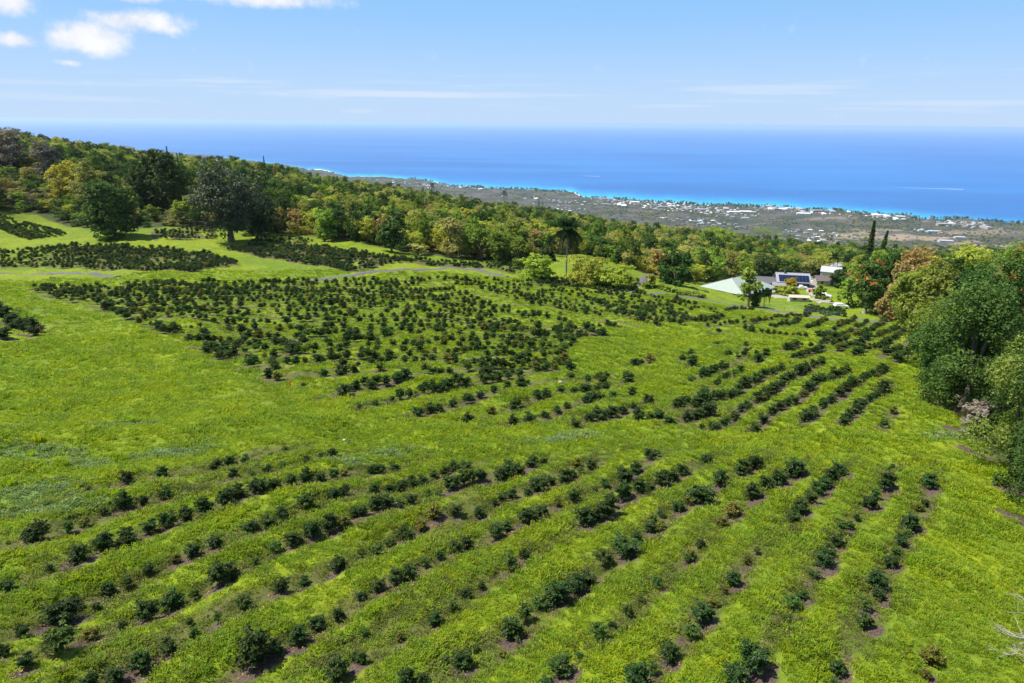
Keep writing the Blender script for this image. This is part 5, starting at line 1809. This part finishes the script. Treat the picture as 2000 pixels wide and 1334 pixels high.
# big pale green hip roof
p = at_g(1440, 571)
house('barn', 'large low barn with broad pale green hip roof', 'barn', p, math.radians(40), 20.5, 17.5, 2.6, 3.6, m_walld, m_roofg, hip=6.5, over=1.2, wins=4)
p = at_g(1497, 566)
house('shed', 'dark grey roofed shed attached behind the pale green roof', 'shed', p + [0, 5, 0], math.radians(-14), 9, 6, 2.8, 1.6, m_walld, m_roofd, wins=2)
p = at_g(1522, 564)
house('shed', 'low open shed with grey sloping roof beside the solar roofed house', 'shed', p + [0, -1, 0], math.radians(-8), 6.5, 4.5, 2.2, .8, m_walld, m_roofli, wins=2)
# solar house
p = at_g(1554, 563) + [0, 5, 0]
hs = house('solar_house', 'house with solar panels covering its grey roof', 'house', p, math.radians(-10), 12.5, 8.5, 2.6, 2.7, m_walld, m_roofl, over=.6, wins=4)
pl = MB()
pl.box(-.62, .62, -.42, .42, 0, .05)
pme = pl.mesh('solar_panel', [m_solar])
slp = math.atan2(2.7, 4.25)
for r_ in range(4):
    for c_ in range(9):
        u = .55 + r_ * .98
        o = ob('solar_panel', pme, hs, (-5.1 + c_ * 1.32, -(4.25 + .45) + u * math.cos(slp), 2.6 - .45 * math.tan(slp) + u * math.sin(slp) + .22))
        o.rotation_euler = (slp, 0, 0)
ch = MB()
ch.box(-3.4, -2.8, -.6, 0, 4.8, 6.2)
ch.build('vent_box', m_roofd, hs)
# long shed, white barn, mobile home
house('long_shed', 'long low shed with grey metal roof behind the dark thicket', 'shed', at_g(1631, 561) + [0, 5, 0], math.radians(-4), 12.5, 5, 2.4, 1.3, m_wallt, m_roofbr, wins=3)
house('white_barn', 'white barn with white roof behind the long grey shed', 'barn', at_g(1643, 556) + [0, 11, 0], math.radians(-28), 8.0, 7.0, 3.8, 1.8, m_wallw, m_roofw, over=.25, wins=2)
house('cottage', 'small white cottage uphill right of the white barn', 'cottage', at_g(1662, 548) + [2, 20, 0], math.radians(18), 6, 5, 4.0, 1.4, m_wallw, m_roofw, over=.2, wins=2)
house('tan_shed', 'flat tan roofed shed in the gravel yard near the lane', 'shed', at_g(1563, 590) + [0, 2, 0], math.radians(-8), 6.6, 3.2, 1.5, .5, m_wallw, plain('cream roof', (.50, .43, .30), .7, var=.06), over=.3, wins=2, door=False)


def car(name, label, p, rz, paint, kind='suv'):
    t = ob(name, None, None, p, rz)
    tag(t, label, 'car' if kind != 'pickup' else 'pickup truck')
    L, Wd = (5.2, 1.9) if kind == 'pickup' else (4.6, 1.85)
    prof = {'suv': [(-2.3, .45), (-2.3, 1.0), (-2.2, 1.15), (-1.95, 1.72), (.3, 1.75), (1.1, 1.12), (2.15, .98), (2.3, .75), (2.3, .45)],
            'pickup': [(-2.6, .5), (-2.6, 1.08), (-.5, 1.08), (-.4, 1.72), (.7, 1.75), (1.3, 1.15), (2.5, 1.05), (2.6, .8), (2.6, .5)]}[kind]
    mb = MB()
    n = len(prof)
    P = []
    for s in (-1, 1):
        for x, z in prof:
            w = Wd / 2 * (.82 if z > 1.4 else 1)
            P.append((x, s * w, z))
    mb.poly(P, [tuple(range(n - 1, -1, -1)), tuple(range(n, 2 * n))][::-1] + [(i, (i + 1) % n, (i + 1) % n + n, i + n) for i in range(n)])
    mb.build('body', paint, t)
    g = MB()
    z0, z1 = 1.2, 1.62
    xa, xb = (-1.8, .35) if kind == 'suv' else (-.35, .72)
    for s in (-1, 1):
        yy = s * (Wd / 2 * .90 + .02)
        g.poly([(xa, yy, z0), (xb + .35, yy, z0), (xb, yy * .95, z1), (xa + .1, yy * .95, z1)], [(0, 1, 2, 3)])
    g.poly([(xb + .42, -.75, z0), (xb + .42, .75, z0), (xb + .06, .68, z1 + .04), (xb + .06, -.68, z1 + .04)], [(0, 1, 2, 3)])
    g.build('window', m_glass, t)
    for x in (-L * .31, L * .31):
        for s in (-1, 1):
            w = MB()
            w.tube([(x, s * (Wd / 2 - .12), .36), (x, s * (Wd / 2 + .06), .36)], .36, 12)
            w.build('wheel', m_tyre, t)
    return t


car('pickup', 'white pickup truck parked before the solar roofed house', at_g(1563, 566), math.radians(-6), m_white, 'pickup')
car('car', 'white car parked right of the solar roofed house', at_g(1589, 556), math.radians(-20), m_white)
car('car', 'silver car parked behind the white car beside the solar house', at_g(1596, 551), math.radians(-18), m_silver)
car('car', 'white car at the lower end of the pale yard lane', at_g(1611, 580), math.radians(-30), m_white)
car('car', 'white car half hidden by shrubs next to the lane', at_g(1642, 604), math.radians(-5), m_white)
# tractor
t = ob('tractor', None, None, at_g(1586, 571), math.radians(160))
tag(t, 'small orange tractor standing in the farm yard', 'tractor')
mb = MB()
mb.box(-.2, 1.4, -.35, .35, .6, 1.2)
mb.box(-1.0, -.2, -.55, .55, .7, 1.0)
mb.build('body', m_orange, t)
mb = MB()
for x, y in ((-.9, -.5), (-.9, .5), (-.1, -.5), (-.1, .5)):
    mb.box(x - .04, x + .04, y - .04, y + .04, 1.0, 2.2)
mb.box(-1.0, 0, -.6, .6, 2.2, 2.28)
mb.build('roll_bar', m_tyre, t)
for x, r_ in ((-.7, .6), (1.0, .38)):
    for s in (-1, 1):
        mb = MB()
        mb.tube([(x, s * .5, r_), (x, s * .78, r_)], r_, 12)
        mb.build('wheel', m_tyre, t)
# storage boxes and tables
for px, py, a, b, c, lb in [(1519, 576, 2.0, 1.4, 1.4, 'white storage box in the yard beside the pale shrubs'), (1510, 577, 1.3, 1.2, 1.3, 'small white tank left of the white storage box')]:
    mb = MB()
    mb.box(-a / 2, a / 2, -b / 2, b / 2, .1, c)
    mb.box(-a / 2 - .05, a / 2 + .05, -b / 2 - .05, b / 2 + .05, c, c + .08)
    for x in (-a / 2 + .15, a / 2 - .15):
        mb.box(x - .08, x + .08, -b / 2, b / 2, 0, .1)
    tag(mb.build('storage_box', m_wallw, None, at_g(px, py), .2), lb, 'box')
mb = MB()
mb.box(-1.6, 1.6, -.6, .6, .85, .95)
for x in (-1.4, 1.4):
    for y in (-.5, .5):
        mb.box(x - .05, x + .05, y - .05, y + .05, -.1, .85)
tag(mb.build('work_table', m_alu, None, at_g(1547, 579), 0), 'long grey work table in the yard below the pale shrubs', 'table')

# wire fence along the path
FP = [(1472, 603), (1492, 606), (1512, 609), (1532, 612), (1552, 614), (1573, 617), (1594, 620), (1615, 622), (1640, 625)]
fp = [at_g(a, b - 4) for a, b in FP]
t = ob('wire_fence', None, None, fp[0])
tag(t, 'thin wire fence with slim posts along the paved path', 'fence')
mb = MB()
mb.tube([(0, 0, -.2), (0, 0, 1.6)], .04, 5)
pm = mb.mesh('post', m_wood)
for q in fp:
    ob('post', pm, t, q - fp[0])
mb = MB()
for z in (.4, .8, 1.2, 1.5):
    mb.tube([tuple(q - fp[0] + [0, 0, z]) for q in fp], .012, 3, cap=False)
mb.build('wire', m_alu, t)

# utility poles, sign, stakes
for px, py, hpx, lb in [(1507, 520, 27, 'wooden utility pole behind the big pale green roof'), (1074, 500, 44, 'wooden utility pole left of the royal palm trunk'), (1640, 548, 36, 'wooden utility pole behind the long grey shed')]:
    p = at_g(px, py)
    h = hpx * depth(p) / F
    t = ob('utility_pole', None, None, p)
    tag(t, lb, 'utility pole')
    mb = MB()
    mb.tube([(0, 0, -.5), (0, 0, h)], [.16, .11], 8)
    mb.build('pole', m_wood, t)
    mb = MB()
    mb.box(-1.1, 1.1, -.06, .06, h - .7, h - .55)
    mb.build('crossarm', m_wood, t)
p = at_g(1721, 615)
mb = MB()
mb.tube([(0, 0, -.3), (0, 0, 3.6)], .04, 6)
t = ob('post_sign', None, None, p)
tag(t, 'white marker board on a slim post near the end of the path', 'sign')
mb.build('post', m_alu, t)
mb = MB()
mb.box(-.3, .3, -.04, .0, 3.3, 4.4)
mb.build('board', m_roofw, t)
for px, py, h, lb in [(567, 757, 1.6, 'orange topped stake at the front edge of the coffee plot'), (81, 656, 1.7, 'orange topped stake beside the coffee row at the left edge'), (170, 530, 1.6, 'orange topped stake in the far left coffee plot'), (75, 536, 1.5, 'orange topped stake beside the farm lane at left'), (1190, 525, 1.5, 'orange stake near the lime green bushes')]:
    p = at_g(px, py)
    t = ob('marker_stake', None, None, p)
    tag(t, lb, 'stake')
    mb = MB()
    mb.tube([(0, 0, -.2), (0, 0, h * .6)], .03, 5)
    mb.build('rod', m_wood, t)
    mb = MB()
    mb.tube([(0, 0, h * .6), (0, 0, h)], .07, 6)
    mb.build('flag_tape', m_orange, t)
# litter and stones
for px, py, s, m_, lb, ct in [(881, 880, .1, m_rock, 'pale stone lying in the grass lane', 'stone'), (686, 857, .2, m_tarp, 'scrap of blue plastic in the grass below the coffee plot', 'plastic scrap'),
                              (672, 856, .18, m_rock, 'small grey stone beside the blue plastic scrap', 'stone'), (1094, 752, .3, m_rock, 'grey stone between two coffee bushes in the middle field', 'stone')]:
    r = np.random.default_rng(int(px))
    mb = MB()
    k = 7
    rings = [(.0, .9), (.35, 1.0), (.7, .6)]
    P = [(math.cos(6.283 * j / k) * q * s * r.uniform(.8, 1.2), math.sin(6.283 * j / k) * q * s * r.uniform(.7, 1.1), z * s) for z, q in rings for j in range(k)]
    P.append((0, 0, s * .8))
    fc = [(i * k + j, i * k + (j + 1) % k, (i + 1) * k + (j + 1) % k, (i + 1) * k + j) for i in range(2) for j in range(k)] + [(2 * k + j, 2 * k + (j + 1) % k, 3 * k) for j in range(k)]
    mb.poly(P, fc)
    tag(mb.build(ct.replace(' ', '_'), m_, None, at_g(px, py)), lb, ct)

# houses seen through the forest
HS_ = [(652, 380, 14, 9, m_rooft, m_wallw, 15, 'house with turquoise roof in the left middle of the forest'), (795, 390, 20, 12, m_roofli, m_wallt, -20, 'large grey lilac roofed house in the forest'),
       (836, 399, 17, 10, m_roofli, m_wallt, 25, 'grey lilac roofed house right of the larger one'), (938, 401, 13, 8, m_roofw, m_wallw, -25, 'small white roofed house left of the brown roofed house'),
       (953, 409, 19, 10, m_roofbr, m_wallt, 5, 'brown roofed house at the forest middle'), (1288, 468, 12, 8, m_roofb, m_wallw, -5, 'left wing of the pale blue roofed house'), (1306, 471, 15, 9, m_roofb, m_wallw, -25, 'main wing of the pale blue roofed house'),
       (1320, 473, 11, 8, m_roofb, m_wallw, -30, 'right wing of the pale blue roofed house'), (1056, 494, 5, 3.5, m_roofw, m_wallw, -20, 'small white roof among trees left of the royal palm'), (560, 345, 14, 9, m_roofw, m_wallw, 10, 'white roofed house on the skyline near the surf'),
       (540, 341, 12, 8, m_roofli, m_wallw, -10, 'grey roofed house left of the skyline white house'), (650, 366, 14, 8, m_roofl, m_wallw, 12, 'pale roofed house above the turquoise one'), (640, 362, 16, 9, m_roofw, m_wallw, -8, 'white roofed house just below the surf'),
       (796, 374, 12, 8, m_roofw, m_wallw, 18, 'small white roofed house above the grey lilac roofs'), (876, 432, 8, 6, m_roofw, m_wallw, -18, 'little white roof beside the bright yellow green dome tree'), (500, 336, 14, 9, m_rooft, m_wallw, 0, 'pale roofed skyline house behind the giant dark tree'),
       (385, 330, 18, 10, m_roofli, m_wallt, 20, 'grey thatched looking roofs right of the rounded tree'), (440, 335, 14, 9, m_roofli, m_wallt, -12, 'grey roofed house left of the giant dark tree top'), (690, 366, 9, 6, m_roofw, m_wallw, 30, 'tiny white roofed house below the surf point')]
for px, py, L, Wd, rm, wm, rz, lb in HS_:
    p = at_g(px, py)
    house('house', lb, 'house', p + [0, 0, 1.8], math.radians(rz), L, Wd, 3.2 if L > 6 else 2.4, 2.2 if L > 6 else 1.2, wm, rm, hip=Wd * .5, over=.7, wins=4)

# ---- coastal town ----
def small_house(roof, wall, L, Wd, h, hr, name='house_body'):
    mb = MB()
    a, b = L / 2, Wd / 2
    mb.poly([(-a, -b, -2), (a, -b, -2), (a, b, -2), (-a, b, -2), (-a, -b, h), (a, -b, h), (a, b, h), (-a, b, h)], [(0, 1, 5, 4), (1, 2, 6, 5), (2, 3, 7, 6), (3, 0, 4, 7)], 0)
    o = .6
    mb.poly([(-a - o, -b - o, h), (a + o, -b - o, h), (a + o, b + o, h), (-a - o, b + o, h), (-a + b * .8, 0, h + hr), (a - b * .8, 0, h + hr)],
            [(0, 1, 5, 4), (2, 3, 4, 5), (1, 2, 5), (3, 0, 4), (3, 2, 1, 0)], 1)
    return mb.mesh(name, [wall, roof])


m_townw = plain('bright white roof', (.74, .74, .74), .5, var=.06)
TM = [('white roofed', small_house(m_townw, m_wallw, 17, 11, 3.5, 2)), ('pale grey roofed', small_house(m_roofl, m_wallw, 18, 12, 3.5, 2)), ('lilac grey roofed', small_house(m_roofli, m_wallw, 16, 12, 4, 2.2)),
      ('terracotta roofed', small_house(m_roofr, m_wallt, 17, 12, 3.5, 2)), ('pale blue roofed', small_house(m_roofb, m_wallw, 18, 12, 4, 2))]
BL = [('long white roofed', small_house(m_townw, m_wallw, 62, 22, 8, 3)), ('long pale', small_house(m_roofl, m_wallt, 70, 24, 9, 3))]
# districts: px, py, spread px, spread py, count, weights, name, big share
DIST = [((1300, 402), 95, 9, 180, [.45, .25, .2, .03, .07], 'in the dense white town below the shoreline', .04), ((1400, 414), 70, 8, 110, [.5, .25, .18, .03, .04], 'in the dense town right of centre', .05), ((1210, 396), 50, 5, 60, [.4, .2, .3, .05, .05], 'at the left end of the dense town', .05),
        ((1370, 434), 60, 6, 60, [.15, .35, .4, .02, .08], 'in the darker roofed quarter above the forest', .0), ((1560, 413), 90, 6, 80, [.4, .25, .2, .12, .03], 'along the shore right of the dense town', .22),
        ((1740, 425), 60, 6, 60, [.45, .3, .15, .08, .02], 'in the shore quarter above the tan field', .25), ((1880, 438), 50, 7, 90, [.12, .25, .35, .26, .02], 'in the terracotta quarter at the right shore', .06),
        ((820, 362), 60, 5, 70, [.35, .25, .3, .03, .07], 'in the small town before the surf point', .02), ((900, 366), 45, 3, 30, [.5, .2, .2, .05, .05], 'at the right end of the small town', .05), ((1080, 392), 80, 4, 34, [.3, .2, .4, .05, .05], 'scattered between small and dense town', .02),
        ((1600, 458), 70, 6, 30, [.2, .4, .35, .0, .05], 'scattered inland above the pines', .0), ((1820, 452), 50, 3, 22, [.1, .2, .3, .4, 0], 'in the row of villas inland of the right shore', .0), ((430, 316), 50, 4, 26, [.4, .3, .2, .05, .05], 'on the far left headland', .1), ((1100, 408), 60, 5, 24, [.3, .3, .35, 0, .05], 'inland left of the dense town', .0), ((1600, 470), 60, 6, 14, [.2, .4, .4, 0, 0], 'near the pointed pines', 0)]
allh = []
for (cx_, cy_), sx_, sy_, n, wts, nm, bs in DIST:
    q = rng.normal(0, .5, (n, 2)) * [sx_, sy_] + [cx_, cy_ + 0]
    q[:, 1] += (q[:, 0] - cx_) * .085
    P = hit(q[:, 0], q[:, 1])
    for (a, b), pp in zip(q, P):
        r = math.hypot(pp[0], pp[1])
        if r > shore_r(math.atan2(pp[0], pp[1])) - 20 or pp[2] < 1 or r < 1300:
            continue
        if rng.random() < bs:
            k = int(rng.integers(2))
            allh.append((pp, BL[k], nm, a, 1.6, rng.uniform(.7, 1.2)))
        else:
            k = int(rng.choice(5, p=np.array(wts) / sum(wts)))
            allh.append((pp, TM[k], nm, a, 1.0, rng.uniform(.6, 1.15)))
# keep a distance between neighbours
kept = []
for h_ in allh:
    if all(abs(h_[0][0] - g_[0][0]) + abs(h_[0][1] - g_[0][1]) > 20 for g_ in kept):
        kept.append(h_)
kept.sort(key=lambda h_: -h_[4] * h_[5] / depth(h_[0]))
print('town', len(kept))
single, restt = kept[:270], kept[270:]
dz = math.radians(-12)
hproto = {}
for pp, (lk, me), nm, a, _, s in single:
    o = ob('house', me, None, tuple(pp), dz + rng.choice([0, math.pi / 2]) + rng.normal(0, .12), s)
    tag(o, f'{lk} {"building" if "long" in lk else "house"} {nm}', 'building' if 'long' in lk else 'house', f'{lk} houses {nm}')
    hproto.setdefault(me.name, o)
if restt:
    pn = list(hproto)
    pts = [(*pp, dz + rng.choice([0, math.pi / 2]), s, s, pn.index(me.name) if me.name in pn else 0) for pp, (lk, me), nm, a, _, s in restt]
    scatter('town_houses', pts, [hproto[k] for k in pn], 'many more small pale houses of the coastal towns')
for px, py, L, Wd, rm, rz, lb in [(1846, 473, 46, 26, m_roofw, -14, 'white roofed warehouse nearest, left of its twin'), (1873, 466, 34, 22, m_roofw, -14, 'white roofed warehouse right of its twin'), (1821, 454, 42, 16, m_roofb, -6, 'long blue roofed building above the tan field'), (1463, 416, 70, 26, m_roofw, -6, 'largest white roofed hall at the right end of the dense town'), (1455, 428, 34, 18, m_roofw, -6, 'white roofed hall below the largest one'), (1797, 452, 20, 14, m_roofb, 0, 'small blue building left of the long blue roofed one')]:
    p = at_g(px, py)
    house('warehouse', lb, 'warehouse', p + [0, 0, 1], math.radians(rz), L, Wd, 6, 2, m_wallw if px != 1821 else m_roofb, rm, over=.5, wins=5)
# palms and trees in the towns and along the shore
a = rng.uniform(-.15, .66, 900)
r = shore_r(a) - rng.uniform(8, 90, 900)
x, y = np.sin(a) * r, np.cos(a) * r
pts = [(x[i], y[i], ground_h(x[i:i + 1], y[i:i + 1])[0], rng.uniform(0, 6.28), rng.uniform(8, 15), rng.uniform(7, 15), int(rng.choice([8, 9, 15, 0]))) for i in range(len(x)) if tile(T1, x[i], y[i], 8) > -.8]
for (pp, _, _, _, _, _) in kept:
    for _k in range(2):
        q = rng.normal(0, 15, 2)
        pts.append((pp[0] + q[0], pp[1] + q[1], pp[2], 0, rng.uniform(5, 9), rng.uniform(4, 7), int(rng.choice([0, 1, 9, 15]))))
scatter('shore_trees', pts, protos, 'palms and garden trees of the towns along the shore')

# ---- boats and wakes ----
m_wake = plain('white foam', (.75, .80, .85), .8, var=.05)


def sea_at(px, py):
    d = ray(px, py)
    return d * (-CAMZ / d[2]) + np.array([0, 0, CAMZ])


BO = [(1883, 370, 1740, 366, 1.0, 'white boat at the head of the long wake off the right shore'), (1172, 345, 1135, 343, .9, 'white boat with a short wake off the small surf point'), (1655, 317, 1651, 317, .5, 'lower left of the three small boats far out at right'),
      (1671, 314.5, 1666, 315, .5, 'middle of the three small boats far out at right'), (1737, 314.5, 1730, 315, .6, 'right one of the three small boats far out at right'), (490, 292.5, 476, 292.5, .9, 'boat far out above the left headland'), (973, 280, 960, 280, .7, 'boat far out near the middle of the sea'), (1383, 301, 1376, 301, .5, 'faint boat left of the three small boats'), (1533, 287, 1530, 287, .5, 'farthest boat near the horizon right of the middle')]
for px, py, qx, qy, s, lb in BO:
    A, B = sea_at(px, py), sea_at(qx, qy)
    dist = math.hypot(*A[:2])
    L = max(12, 3.2 * dist / F) * s
    t = ob('boat', None, None, tuple(A), math.atan2(A[1] - B[1], A[0] - B[0]))
    tag(t, lb, 'boat')
    mb = MB()
    mb.poly([(-L / 2, -L * .16, 0), (L * .2, -L * .16, 0), (L / 2, 0, 0), (L * .2, L * .16, 0), (-L / 2, L * .16, 0), (-L / 2, -L * .18, L * .14), (L * .22, -L * .18, L * .16), (L * .58, 0, L * .2), (L * .22, L * .18, L * .16), (-L / 2, L * .18, L * .14)],
            [(0, 1, 6, 5), (1, 2, 7, 6), (2, 3, 8, 7), (3, 4, 9, 8), (4, 0, 5, 9), (5, 6, 7, 8, 9)])
    mb.build('hull', m_roofw, t)
    mb = MB()
    mb.box(-L * .25, L * .15, -L * .1, L * .1, L * .13, L * .3)
    mb.build('cabin', m_roofw, t)
    D = B - A
    ln = math.hypot(*D[:2])
    u = D / ln
    nrm = np.array([-u[1], u[0], 0])
    V, n = [], 24
    w1 = max(8, 2.2 * dist / F) * s
    for i in range(n + 1):
        f = i / n
        w_ = w1 * (.9 - .8 * f) * rng.uniform(.7, 1.2)
        c_ = A + u * ln * f + nrm * w1 * .4 * math.sin(f * 7)
        V += [c_ + nrm * w_ + [0, 0, .5], c_ - nrm * w_ + [0, 0, .5]]
    i = np.arange(n)[:, None] * 2
    tag(ob('wake', mesh_np('wake', np.array(V), i + np.array([[0, 1, 3, 2]]), [m_wake])), 'white foam wake trailing a boat on the sea', kind='structure')
# ============ unseen cloud above the frame, added to shade the left hillside ============
m_shade_cloud, nt = new_mat('thin cloud')
co = nd(nt, 'ShaderNodeTexCoord').outputs['Object']
cn = noise(nt, co, .012, 6, .6)
ce = nd(nt, 'ShaderNodeAttribute', attribute_name='edge').outputs['Fac']
cf = math_n(nt, 'MULTIPLY', ramp(nt, math_n(nt, 'ADD', ce, math_n(nt, 'MULTIPLY', math_n(nt, 'SUBTRACT', cn, .5), 1.6)), .1, .9), .14)
tl_ = nd(nt, 'ShaderNodeBsdfTranslucent', i_Color=(.95, .96, 1, 1))
df_ = nd(nt, 'ShaderNodeBsdfDiffuse', i_Color=(.9, .9, .92, 1))
wt_ = nd(nt, 'ShaderNodeMixShader', i_0=.5, i_1=tl_.outputs[0], i_2=df_.outputs[0])
tp_ = nd(nt, 'ShaderNodeBsdfTransparent')
mx_ = nd(nt, 'ShaderNodeMixShader', i_0=cf, i_1=tp_.outputs[0], i_2=wt_.outputs[0])
out(nt, mx_.outputs[0])


def cloud(gx0, gy0, rx, ry, H_, lb, seed):
    """a lumpy lens of cloud H_ metres up whose shade falls on the ground around (gx0, gy0)"""
    r = np.random.default_rng(seed)
    k = H_ / sdir.z
    c = (gx0 + sdir.x * k, gy0 + sdir.y * k, CAMZ + H_)
    n1, n2 = 40, 14
    th, ph = np.meshgrid(np.linspace(0, 2 * math.pi, n1, endpoint=False), np.linspace(-math.pi / 2, math.pi / 2, n2), indexing='ij')
    lump = 1 + .16 * np.sin(th * 3 + seed) * np.cos(ph) + .1 * np.sin(th * 7 + 2) * np.cos(ph) + r.normal(0, .03, th.shape) * np.cos(ph)
    X = np.cos(th) * np.cos(ph) * rx * lump
    Y = np.sin(th) * np.cos(ph) * ry * lump
    Z = np.where(ph > 0, np.sin(ph) * min(rx, ry) * .30, np.sin(ph) * 12) * lump
    e = 1 - np.hypot(X / rx, Y / ry)
    i = np.arange(n1)[:, None] * n2 + np.arange(n2 - 1)[None, :]
    j = np.roll(np.arange(n1), -1)[:, None] * n2 + np.arange(n2 - 1)[None, :]
    Fc = np.stack([i, j, j + 1, i + 1], -1).reshape(-1, 4)
    me = mesh_np('cloud', np.c_[X.ravel(), Y.ravel(), Z.ravel()], Fc, [m_shade_cloud], smooth=True, attrs=dict(edge=(e * 2.2).ravel()))
    return tag(ob('cloud', me, None, c), lb, kind='structure')


cloud(-200, 370, 190, 130, 800, 'unseen white cloud added overhead to shade the wooded hillside', 2)
